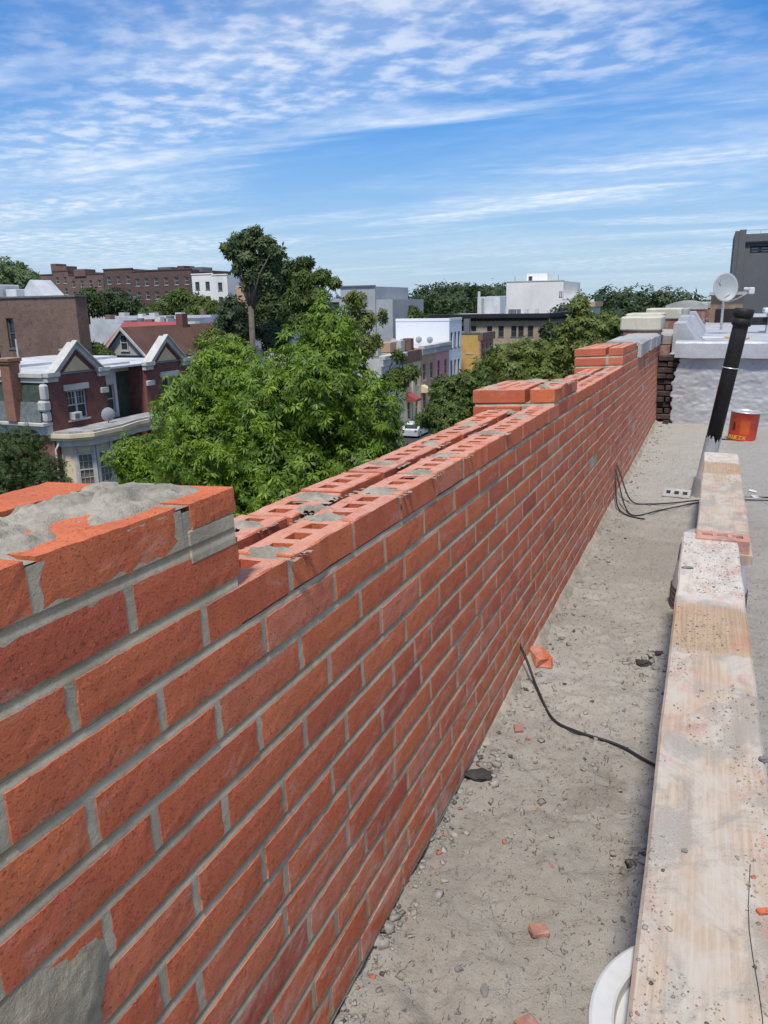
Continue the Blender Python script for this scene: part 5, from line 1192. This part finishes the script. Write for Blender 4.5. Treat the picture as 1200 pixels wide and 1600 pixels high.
part(h5, 'parapet', M_SIDING, (XR-7.6, XR, 99.94, 100.2, -2.3, -1.95), (XR-.25, XR+.06, 100.2, 105.6, -2.3, -1.95))
for i, (y, x) in enumerate(((96.5, -33.5), (97.0, -35.2), (91.5, -36.5), (90.5, -35))): small_dish(x, y, -5.1, .42, ('grey dish at the front edge of the pink house roof', 'second grey dish behind the front one on the pink house roof', 'left grey dish on the tan house roof', 'right grey dish on the tan house roof')[i], (.6, -1))
h6 = rowhouse(109, 116, -4.3, M_YELLOW, 'mustard yellow row house with a pinkish brick front', [], None, M_GREYROOF, xf=-30.4, depth_x=9)
block(h6, -30.4, -30.2, 109.02, 115.98, GZ, -4.3, M_PINKB, wx=[(109.8+2.1*k, 110.9+2.1*k, z, z+1.9) for k in range(3) for z in (-7.6, -11)], depth=.1, name='front_wall'); part(h6, 'cornice', M_BROWN, (-30.6, -29.9, 108.98, 116.02, -5.3, -4.2)); part(h6, 'sign_strip', M_WTRIM, (-32.4, -31.3, 108.95, 109.0, -7.15, -7.0)); part(h6, 'chimney', M_DKGREY, (-33.6, -32.8, 112, 112.8, -4.3, -2.3)); part(h6, 'parapet_edge', M_SLATE, (-39, -30.4, 108.9, 109.2, -4.3, -4.1))
h7 = rowhouse(119, 126, -7.0, M_PINKB, 'low red brick house behind the mustard one', two(119, 126, -7.5), M_BROWN, xf=-27.8, depth_x=6)

# ------------------------------------------------------------------ tan corner building, white block, tower
tc_ = thing('corner_building', 'tan brick corner building with a heavy black cornice', 'building')
xa, xb = -47.05, -26.2
wn = [(at(p, 510, 1, 135)[0]-.48, at(p, 510, 1, 135)[0]+.48, z, z+1.9) for p in (724, 740, 765, 783, 803, 814, 829) for z in (-5.9, -9.5)]
wn = [w for w in wn if w[1] < xb-.5]
block(tc_, xa, xb, 135, 155, GZ, -2.5, M_TANB, wx=[(136.5+3.2*k, 137.6+3.2*k, z, z+1.9) for k in range(5) for z in (-5.9, -9.5)], wy=wn, fm=M_DKGREY, depth=.22)
part(tc_, 'cornice', M_CORN, (xa-.3, xb+.9, 134.1, 135.0, -2.75, -1.95), (xb, xb+.9, 135.0, 155, -2.75, -1.95), b=.08); part(tc_, 'cornice', M_CORN, (xa-.1, xb+.5, 134.6, 135.0, -3.15, -2.75), (xb, xb+.5, 135.0, 155, -3.15, -2.75), b=.05)
parts(tc_, 'cornice_bracket', M_CORN, *[(xa+.5+1.4*k, xa+.75+1.4*k, 134.3, 134.6, -3.1, -2.76) for k in range(15)])
flatroof(tc_, xa, xb, 135, 155, -2.2, M_WROOF)
part(tc_, 'roof_bulkhead', M_WROOF, (at(746, 480, 1, 146)[0], at(781, 480, 1, 146)[0], 146, 151, -2.1, 1.0)); part(tc_, 'roof_bulkhead', M_WTRIM, (at(746, 480, 1, 144)[0], at(752, 480, 1, 144)[0], 144, 145.9, -2.1, .7)); part(tc_, 'vent_pipe', M_WTRIM, (at(748, 480, 1, 147)[0]-.2, at(748, 480, 1, 147)[0]+.2, 147, 147.4, 1.0, 2.0))
for p in (797, 803, 810, 822, 838): part(tc_, 'roof_unit', M_DKGREY if p < 815 else M_WTRIM, (at(p, 480, 1, 140)[0]-.3, at(p, 480, 1, 140)[0]+.3, 140, 140.6, -2.1, -1.3))
fe = part(tc_, 'fire_escape', M_CORN, *[(-41.8, -39.8, 134.2, 134.3, z, z+.08) for z in (-6.1, -5.7, -5.3)], *[(-41.8+.5*k, -41.75+.5*k, 134.2, 134.28, -6.1, -5.3) for k in range(5)])
wh = thing('white_block', 'large plain white rendered building with a rooftop bulkhead on the skyline', 'building')
X9 = lambda p: at(p, 460, 1, 190)[0]
block(wh, X9(791), X9(880), 190, 215, GZ, 4.55, M_BIGWHITE, wy=[(X9(874), X9(875.5), .9, 2.2), (X9(877), X9(878.5), .9, 2.2)], fm=M_DKGREY); block(wh, X9(760), X9(790.8), 190.3, 212, GZ, 1.4, M_BIGWHITE, name='left_wing'); block(wh, X9(880.2), X9(896), 190.3, 212, GZ, 1.2, M_BIGWHITE, name='right_wing')
block(wh, X9(815), X9(848), 195, 201, 4.5, 6.5, M_BIGWHITE, wy=[(X9(818), X9(824), 4.9, 5.9)], style='fixed', fm=M_DKGREY, name='bulkhead')
part(wh, 'parapet', M_GREYH, (X9(790), X9(881), 189.9, 190.2, 4.55, 4.72)); parts(wh, 'antenna', M_DKGREY, (X9(800.6), X9(801.2), 192, 192.1, 4.6, 5.9), (X9(868.6), X9(869.2), 192, 192.1, 4.6, 5.9))
obld = thing('orange_roof_building', 'small orange-brown building between the trees right of the white block', 'building')
xa, xb = at(906, 480, 1, 120)[0], at(927, 480, 1, 120)[0]; block(obld, xa, xb, 120, 128, GZ, -.9, M_GREYH); part(obld, 'roof', M_TANS, (xa-.3, xb+.3, 119.7, 128.3, -.9, -.2))
tw2 = thing('grey_tower', 'dark grey tower block with high window bands at the right edge', 'building')
Y5 = 45.0; x5 = at(1150, 440, 1, Y5)[0]
block(tw2, x5, x5+14, Y5, Y5+14, GZ, 2.72, M_TOWER, wy=[(x5+.50+1.12*k, x5+1.42+1.12*k, 2.16, 2.50) for k in range(8)], style='fixed pair', fm=M_CORN, depth=.08, sill=False)
part(tw2, 'fin', M_TOWER, (x5-.05, x5+.26, Y5-.15, Y5, -6, 3.30), (x5-.25, x5-.05, Y5-.1, Y5+6, -6, 3.25)); part(tw2, 'terrace_wall', M_DKGREY, (x5+.26, x5+14, Y5+.1, Y5+.3, 2.73, 3.10)); part(tw2, 'terrace_ledge', M_CORN, (x5+.26, x5+14, Y5-.12, Y5, 2.64, 2.72))
part(tw2, 'railing', M_TIN, (x5+.26, x5+14, Y5+.1, Y5+.14, 3.26, 3.29), *[(x5+1.1*k+.9, x5+1.1*k+.94, Y5+.1, Y5+.14, 3.1, 3.26) for k in range(8)])
parts(tw2, 'panel_joint', M_CORN, *[(x5+.3+k*1.9, x5+.32+k*1.9, Y5-.006, Y5, -10, 1.6) for k in range(1, 5)])
M_TGLASS = NT('tower_glass').fin((.36, .43, .46), .15, None, .5)  # pale pane colour stands in for the sky's reflection in the glass
for c_ in tw2.children:
    if c_.name.startswith('window'):
        for g_ in c_.children: g_.data.materials.clear(); g_.data.materials.append(M_TGLASS)
a_ = part(tw2, 'air_conditioner', M_WTRIM, (x5+1.35, x5+2.2, Y5-.12, Y5+.08, 2.76, 3.06)); part(a_, 'grille', M_DKGREY, (x5+1.45, x5+1.75, Y5-.13, Y5-.12, 2.80, 3.02))

# ------------------------------------------------------------------ trees
def mat_leaf(name, dark, light, tint=None, trans=.30):
    t = NT(name); g = t.new('NewGeometry'); r = g.outputs['Random Per Island']
    n = t.noise(g.outputs['Position'], 1.5, 4, .6)
    c = t.mix(t.ramp(n, .35, .66), dark, light); c = t.mix(t.math('MULTIPLY', r, .45), c, light)
    c = t.mix(t.ramp(r, .90, .97, 0, .6), c, tint or hsv(light, 1.5))
    t.fin(c, .55, None, .35); tr = t.new('BsdfTranslucent'); t.set(tr.inputs[0], t.mix(1.0, c, (1.15, 1.25, .55), 'MULTIPLY')); mx = t.new('MixShader'); mx.inputs[0].default_value = trans
    t.L.new(t.b.outputs[0], mx.inputs[1]); t.L.new(tr.outputs[0], mx.inputs[2]); t.L.new(mx.outputs[0], t.out.inputs[0]); return t.m
M_L1 = mat_leaf('sweetgum_leaf', (.044, .092, .010), (.165, .260, .020), (.30, .40, .045)); M_L2 = mat_leaf('dark_leaf', (.028, .048, .012), (.055, .086, .018))
M_L3 = mat_leaf('mid_leaf', (.050, .078, .016), (.098, .138, .026)); M_L4 = mat_leaf('yellow_green_leaf', (.075, .100, .020), (.150, .185, .038)); M_L5 = mat_leaf('far_leaf', (.030, .052, .022), (.052, .082, .030))
M_L3B = mat_leaf('grey_green_leaf', (.050, .075, .030), (.095, .130, .050)); M_L6 = mat_leaf('pale_far_leaf', (.075, .115, .045), (.13, .18, .07))
def crown(lobes, n, nleaf, ll, lw, droop, seed, shell=.5, mat=None, name='crown'):
    """sprays of real leaf faces through the volume of several uneven lobes"""
    r = np.random.RandomState(seed); L_ = np.array(lobes, float); wgt = L_[:, 3]*L_[:, 4]+L_[:, 4]*L_[:, 5]+L_[:, 3]*L_[:, 5]; idx = r.choice(len(L_), n, p=wgt/wgt.sum())
    d = r.normal(size=(n, 3)); d /= np.linalg.norm(d, axis=1)[:, None]; rad = shell+(1-shell)*np.sqrt(r.rand(n)); rad *= 1+.22*np.sin(d[:, 0]*5+idx*1.7+seed)*np.sin(d[:, 1]*6+idx)+.15*np.sin(d[:, 2]*9+d[:, 0]*7+idx*2.3)
    inner = r.rand(n) < .18; rad = np.where(inner, rad*r.rand(n), rad)
    P = L_[idx, :3]+d*rad[:, None]*L_[idx, 3:6]
    out = d*.8+np.array([0, 0, .35])+r.normal(0, .35, (n, 3)); out /= np.linalg.norm(out, axis=1)[:, None]
    t1 = np.cross(out, r.normal(size=(n, 3))); t1 /= np.linalg.norm(t1, axis=1)[:, None]; t2 = np.cross(out, t1)
    V = np.empty((n, nleaf, 4, 3)); size = r.uniform(.7, 1.25, n)
    for k in range(nleaf):
        a = 2*math.pi*(k+r.rand(n)*.6)/nleaf; rd = t1*np.cos(a)[:, None]+t2*np.sin(a)[:, None]
        dr = rd+out*r.uniform(-.25, .35, n)[:, None]-np.array([0, 0, 1.0])*droop*r.uniform(.5, 1.3, n)[:, None]; dr /= np.linalg.norm(dr, axis=1)[:, None]
        sd = np.cross(dr, out); sd /= np.linalg.norm(sd, axis=1)[:, None]+1e-6; l = (ll*size*r.uniform(.75, 1.2, n))[:, None]; w = (lw*size)[:, None]
        b0 = P+rd*l*.10; V[:, k, 0] = b0; V[:, k, 1] = b0+dr*l*.45+sd*w*.5; V[:, k, 2] = b0+dr*l-np.array([0, 0, .12])*l*droop; V[:, k, 3] = b0+dr*l*.45-sd*w*.5
    return np_mesh(name, V.reshape(-1, 3), np.arange(n*nleaf*4).reshape(-1, 4), mat)
def trunk_mesh(base, fork, lobes, r0, seed, name='trunk', sub=2):
    r = random.Random(seed); m = MB(); base = Vector(base); fork = Vector(fork); mid = base.lerp(fork, .5)+Vector((r.gauss(0, .15), r.gauss(0, .15), 0))
    m.tube([base, base.lerp(mid, .15), mid, fork], [r0*1.35, r0*1.05, r0*.85, r0*.72], 10)
    for L_ in lobes:
        c = Vector(L_[:3]); e = c+Vector((0, 0, L_[5]*.35)); k = fork.lerp(e, .45)+Vector((r.gauss(0, .2), r.gauss(0, .2), (e-fork).length*.10)); m.tube([fork-Vector((0, 0, .3)), k, e], [r0*.5, r0*.3, r0*.08], 7)
        for q in range(sub):
            s = k.lerp(e, r.uniform(.1, .7)); tip = c+Vector((r.uniform(-.75, .75)*L_[3], r.uniform(-.75, .75)*L_[4], r.uniform(-.3, .8)*L_[5])); m.tube([s, s.lerp(tip, .5)+Vector((0, 0, .15)), tip], [r0*.16, r0*.1, r0*.03], 5)
    return m.mesh(name, M_BARK, True)
def tree(name, label, base, fork, lobes, n, nleaf, ll, lw, droop, mat, r0, seed, group=None, shell=.5, sub=2):
    root = empty(name, base, label, 'tree', group); o = Vector(base); loc = [(l[0]-o.x, l[1]-o.y, l[2]-o.z, *l[3:]) for l in lobes]
    link('trunk', trunk_mesh((0, 0, 0), Vector(fork)-o, loc, r0, seed, sub=sub), root); link('crown', crown(loc, n, nleaf, ll, lw, droop, seed, shell, mat), root); return root
def P_(px, py, Y): return tuple(at(px, py, 1, Y))
def lob(spec, Y):
    """(px,py,radius_px, aspect z, dY) -> lobes at depth Y"""
    out = []
    for (px, py, rp, az, dy) in spec:
        y = Y+dy; p = at(px, py, 1, y); s = np.linalg.norm(p)/1250.0*rp; out.append((p[0], p[1], p[2], s, s*1.0, s*az))
    return out
# big sweetgum in the middle
Y1 = 21.0; sp = [(515, 530, 46, 1.25, .3), (500, 600, 82, 1.1, 0), (575, 645, 58, 1.0, .6), (430, 640, 85, 1.0, -.4), (355, 585, 58, 1.0, 1.0), (300, 640, 58, .95, .2), (330, 710, 90, .9, -.8), (215, 715, 42, .9, .5), (450, 740, 100, .9, -.6), (560, 730, 70, .9, .2), (590, 690, 42, .9, .6), (240, 785, 60, .8, 0), (360, 800, 110, .8, 0), (500, 820, 110, .8, .4)]
lb1 = lob(sp, Y1); bx = at(420, 640, 1, Y1+.5)
tree('sweetgum_tree', 'big bright green tree with star-like drooping leaves just beyond the wall', (bx[0], bx[1], GZ-.1), (bx[0], bx[1], -6.5), lb1, 17500, 7, .205, .058, .6, M_L1, .30, 11, None, .6, 3)
# dark evergreen, low left
lb2 = lob([(20, 715, 48, .9, 0), (65, 735, 34, .8, .3), (10, 760, 50, .8, -.4), (40, 690, 28, .8, .4), (70, 770, 40, .8, 0), (-40, 720, 60, 1, .5)], 23.0); bx = at(30, 720, 1, 23.2)
tree('evergreen_tree', 'dark dense evergreen at the lower left in front of the maroon house', (bx[0], bx[1], GZ-.1), (bx[0], bx[1], -8), lb2, 9000, 6, .11, .04, .2, M_L2, .2, 12, None, .6)
# tall tree with bare trunk and mushroom crown
lb3 = lob([(372, 378, 16, .8, 0), (393, 372, 17, .8, .4), (415, 382, 15, .85, .2), (428, 392, 12, .9, -.3), (362, 395, 12, .9, .3), (385, 400, 18, .8, 0), (410, 408, 16, .9, .5), (430, 412, 11, .9, .5), (395, 428, 13, 1.1, 0), (420, 432, 10, 1.0, .2), (372, 420, 9, .8, 0), (408, 448, 9, 1.1, .3), (432, 440, 9, 1, .4), (384, 445, 6, 1.2, 0), (352, 385, 7, .8, 0), (440, 398, 6, .8, 0), (400, 360, 8, .7, 0)], 62)
bx = at(388, 530, 1, 62); fk = at(392, 478, 1, 62)
tree('tall_tree', 'tallest tree with a thick bare trunk and a mushroom-shaped crown on the skyline', (bx[0], bx[1], GZ-.1), tuple(fk), lb3, 1750, 6, .42, .17, .3, M_L3B, .34, 13, None, .35, 1)
def qt(name, label, spec, Y, n, ll, mat, seed, group=None, r0=.25, droop=.3, shell=.5, forkdz=1.5, lw=None):
    lb_ = lob(spec, Y); c = np.mean(np.array(lb_)[:, :3], 0); zlow = min(l[2]-l[5]*.5 for l in lb_)
    return tree(name, label, (c[0], c[1], GZ-.1), (c[0], c[1], max(GZ+2, zlow)), lb_, n, 6, ll, lw or ll*.38, droop, mat, r0, seed, group, shell)
qt('dark_tree', 'dark tree behind and right of the tall mushroom-crowned one', [(452, 425, 20, .9, 0), (476, 411, 13, .7, 0), (440, 450, 20, 1.1, 1), (418, 480, 24, 1.2, 1), (445, 485, 26, 1.0, 0), (430, 510, 24, .9, 0)], 70, 2300, .5, M_L2, 14)
qt('leafy_tree', 'mid green leafy tree in front of the grey modern building', [(475, 437, 18, .8, 0), (503, 432, 14, .8, .5), (468, 465, 20, .9, 0), (497, 462, 17, .8, 0), (522, 442, 9, .9, 0), (470, 500, 16, .9, 0)], 58, 1700, .36, M_L3, 15)
qt('thin_tree', 'thin olive tree with bare twigs above the row houses', [(555, 470, 16, 1.1, 0), (548, 505, 16, 1.2, 0), (572, 500, 15, 1.2, .5), (570, 540, 20, 1, 0), (545, 550, 15, 1, 0), (598, 495, 7, 1.8, .3), (588, 530, 9, 1.2, .3)], 50, 950, .30, M_L4, 16, None, .16, .3, .35)
qt('street_tree', 'slender street tree whose branches cross the cream row house', [(620, 590, 22, .8, 0), (640, 580, 16, .7, .3), (600, 600, 14, .8, 0), (622, 555, 9, 1.4, 0)], 52, 620, .32, M_L3, 17, None, .12, .3, .3)
qt('street_tree', 'bushy street tree in front of the pink row house', [(700, 610, 28, .9, 0), (730, 600, 26, .8, 0), (690, 645, 30, .8, -1), (725, 635, 34, .9, 0), (665, 655, 18, .7, -1), (755, 590, 22, .8, .5), (715, 670, 40, .8, -1)], 50, 3300, .32, M_L3, 18)
qt('street_tree', 'wide yellow-green street tree below the tan corner building', [(790, 560, 34, .7, 0), (830, 555, 34, .8, 0), (870, 560, 34, .8, 0), (805, 590, 36, .8, -1), (850, 590, 40, .8, -1), (760, 575, 22, .8, 0), (900, 570, 34, .9, 0)], 62, 3600, .36, M_L4, 19)
qt('street_tree', 'taller loose tree rising between the corner building and the capped parapet', [(905, 480, 14, 1.3, 0), (915, 510, 26, .9, 0), (890, 520, 20, .9, 0), (945, 510, 24, .8, 0), (930, 540, 34, .8, 0), (965, 505, 14, .8, 0), (885, 545, 26, .8, 0)], 48, 2600, .30, M_L4, 20)
qt('street_tree', 'darker bluish tree in front of the corner building end', [(860, 520, 16, 1.0, 0), (880, 535, 18, .8, 0), (860, 545, 20, .8, 0)], 70, 900, .4, M_L5, 21)
qt('yard_tree', 'olive bushy tree behind the sweetgum by the grey roof', [(335, 540, 26, 1.0, 0), (360, 555, 24, .8, 0), (320, 570, 20, .9, 0)], 38, 1500, .26, M_L4, 22)
qt('yard_tree', 'dark tree at the foot of the tall trunk', [(365, 490, 22, 1.2, 0), (350, 515, 18, 1, 0), (385, 515, 20, .9, 0), (430, 525, 26, .9, 0)], 66, 1700, .45, M_L5, 23)
SK = 'trees below the left skyline'
qt('far_tree', 'pale leafy tree at the far left edge of the skyline', [(15, 430, 28, .8, 0), (45, 438, 20, .8, 0), (0, 445, 30, .7, 0), (50, 452, 16, .7, 0)], 105, 1800, .75, M_L6, 24, SK)
qt('far_tree', 'dark tree between the low grey building and white roofs', [(138, 468, 18, .9, 0), (122, 478, 14, .8, 0), (150, 480, 13, .8, 0)], 104, 900, .75, M_L2, 25, SK)
qt('far_tree', 'round dark tree before the brown apartments', [(180, 470, 22, .75, 0), (200, 478, 20, .8, 0), (165, 478, 15, .8, 0)], 112, 1200, .75, M_L5, 26, SK)
qt('far_tree', 'broad olive tree before the white apartment block', [(285, 470, 24, .75, 0), (262, 480, 22, .7, 0), (315, 482, 24, .7, 0), (340, 484, 20, .7, 0), (300, 492, 24, .6, 0)], 104, 2000, .7, M_L3, 27, SK)
qt('far_tree', 'small light tree at the end of the white roofs', [(233, 490, 12, .8, 0), (222, 496, 9, .7, 0)], 108, 420, .7, M_L6, 28, SK)
qt('far_tree', 'small round tree before the far wood', [(640, 490, 14, .8, 0), (630, 500, 12, .7, 0), (655, 497, 11, .7, 0)], 118, 600, .7, M_L3, 29)
qt('red_leaf_bush', 'dull green bush on the roof edge below the red roof', [(150, 545, 12, .7, 0), (165, 552, 10, .6, 0)], 50, 420, .3, M_L3, 30)
# far wood on the horizon: one mass
def woods():
    r = np.random.RandomState(31); lobes = []
    def run(pa, pb, ytop, Y, jit, rp, n):
        for i in range(n):
            px = pa+(pb-pa)*(i+r.rand()*.8)/n; py = ytop(px)+r.uniform(0, jit); y = Y+r.uniform(-14, 22); p = at(px, py, 1, y); s = np.linalg.norm(p)/1250*rp*r.uniform(.7, 1.3); lobes.append((p[0], p[1], p[2]-s*.7, s*1.1, s, s*.85))
            lobes.append((p[0]+r.normal(0, 2), p[1]-6, p[2]-s*2.1, s*1.3, s, s*1.1))
    f1 = lambda x: 438+12*abs(math.sin(x*.021+.4))+(8 if x < 700 else 0)
    run(572, 800, f1, 215, 10, 20, 26); run(572, 800, lambda x: 462, 200, 10, 18, 18); run(660, 800, lambda x: 441, 235, 6, 18, 12)
    run(875, 1120, lambda x: 470 if x < 940 else (449+.00035*(x-990)**2 if x < 1060 else 458+.0006*(x-1100)**2), 170, 8, 24, 24); run(890, 1125, lambda x: 478, 160, 8, 20, 20)
    run(1100, 1330, lambda x: 466, 200, 8, 20, 12); run(-500, 60, lambda x: 470, 330, 8, 14, 26); run(330, 580, lambda x: 462, 300, 6, 14, 20); run(60, 330, lambda x: 455, 320, 6, 12, 14)
    me = crown(lobes, 30000, 5, 1.05, .55, .25, 32, .55, M_L5, 'far_woods'); tag(link('far_woods', me), 'dark green belt of far-off woods along the horizon', 'woods', None, 'stuff')
woods()
# grass strip and shrubs behind kerbs are hidden; two parked cars show in the street
def car(x, y, body, label):
    root = empty('parked_car', (x, y, GZ-.115), label, 'car', 'cars parked across the street'); mt = plain('car_paint_'+label[:4], body, .3, .05, 1, 0, 10, None, 0, .5)
    m = MB(); m.prism([(-2.2, .25), (2.2, .25), (2.25, .7), (2.0, .88), (1.1, .95), (.5, 1.42), (-1.2, 1.45), (-1.9, .98), (-2.25, .85)], -.88, .88, 'x'); me = m.mesh('body', mt); fix_normals(me); link('body', me, root)
    for s in (-1, 1):
        m = MB(); m.prism([(.98, .97), (.48, 1.36), (-1.15, 1.38), (-1.65, 1.0)], s*.885-.006, s*.885+.006, 'x'); me = m.mesh('side_window', M_GLASS); fix_normals(me); link('side_window', me, root)
        for yy in (-1.35, 1.4):
            m = MB(); m.tube([(s*.70, yy, .32), (s*.90, yy, .32)], .32, 18); w = m.build('wheel', M_CORN, root); m = MB(); m.tube([(s*.895, yy, .32), (s*.905, yy, .32)], .19, 14); m.build('rim', M_TIN, w)
    m = MB(); m.add([(-.75, 1.12, .97), (.75, 1.12, .97), (.68, .53, 1.40), (-.68, .53, 1.40)], [(0, 1, 2, 3)]); m.build('windscreen', M_GLASS, root)
    m = MB(); m.add([(-.72, -1.93, .99), (.72, -1.93, .99), (.66, -1.23, 1.42), (-.66, -1.23, 1.42)], [(0, 3, 2, 1)]); m.build('rear_window', M_GLASS, root)
    for s in (-1, 1): part(root, 'headlight', M_WTRIM, (s*.65-.15, s*.65+.15, 2.14, 2.26, .62, .76)); part(root, 'tail_light', M_REDROOF, (s*.68-.12, s*.68+.12, -2.27, -2.16, .72, .88))
car(-28.2, 77, (.55, .56, .57), 'silver parked car below the pink row house trees'); car(-28.2, 83.5, (.05, .05, .055), 'black parked car beyond the silver one'); car(-20.0, 62, (.5, .5, .48), 'pale parked car on the near side of the street')
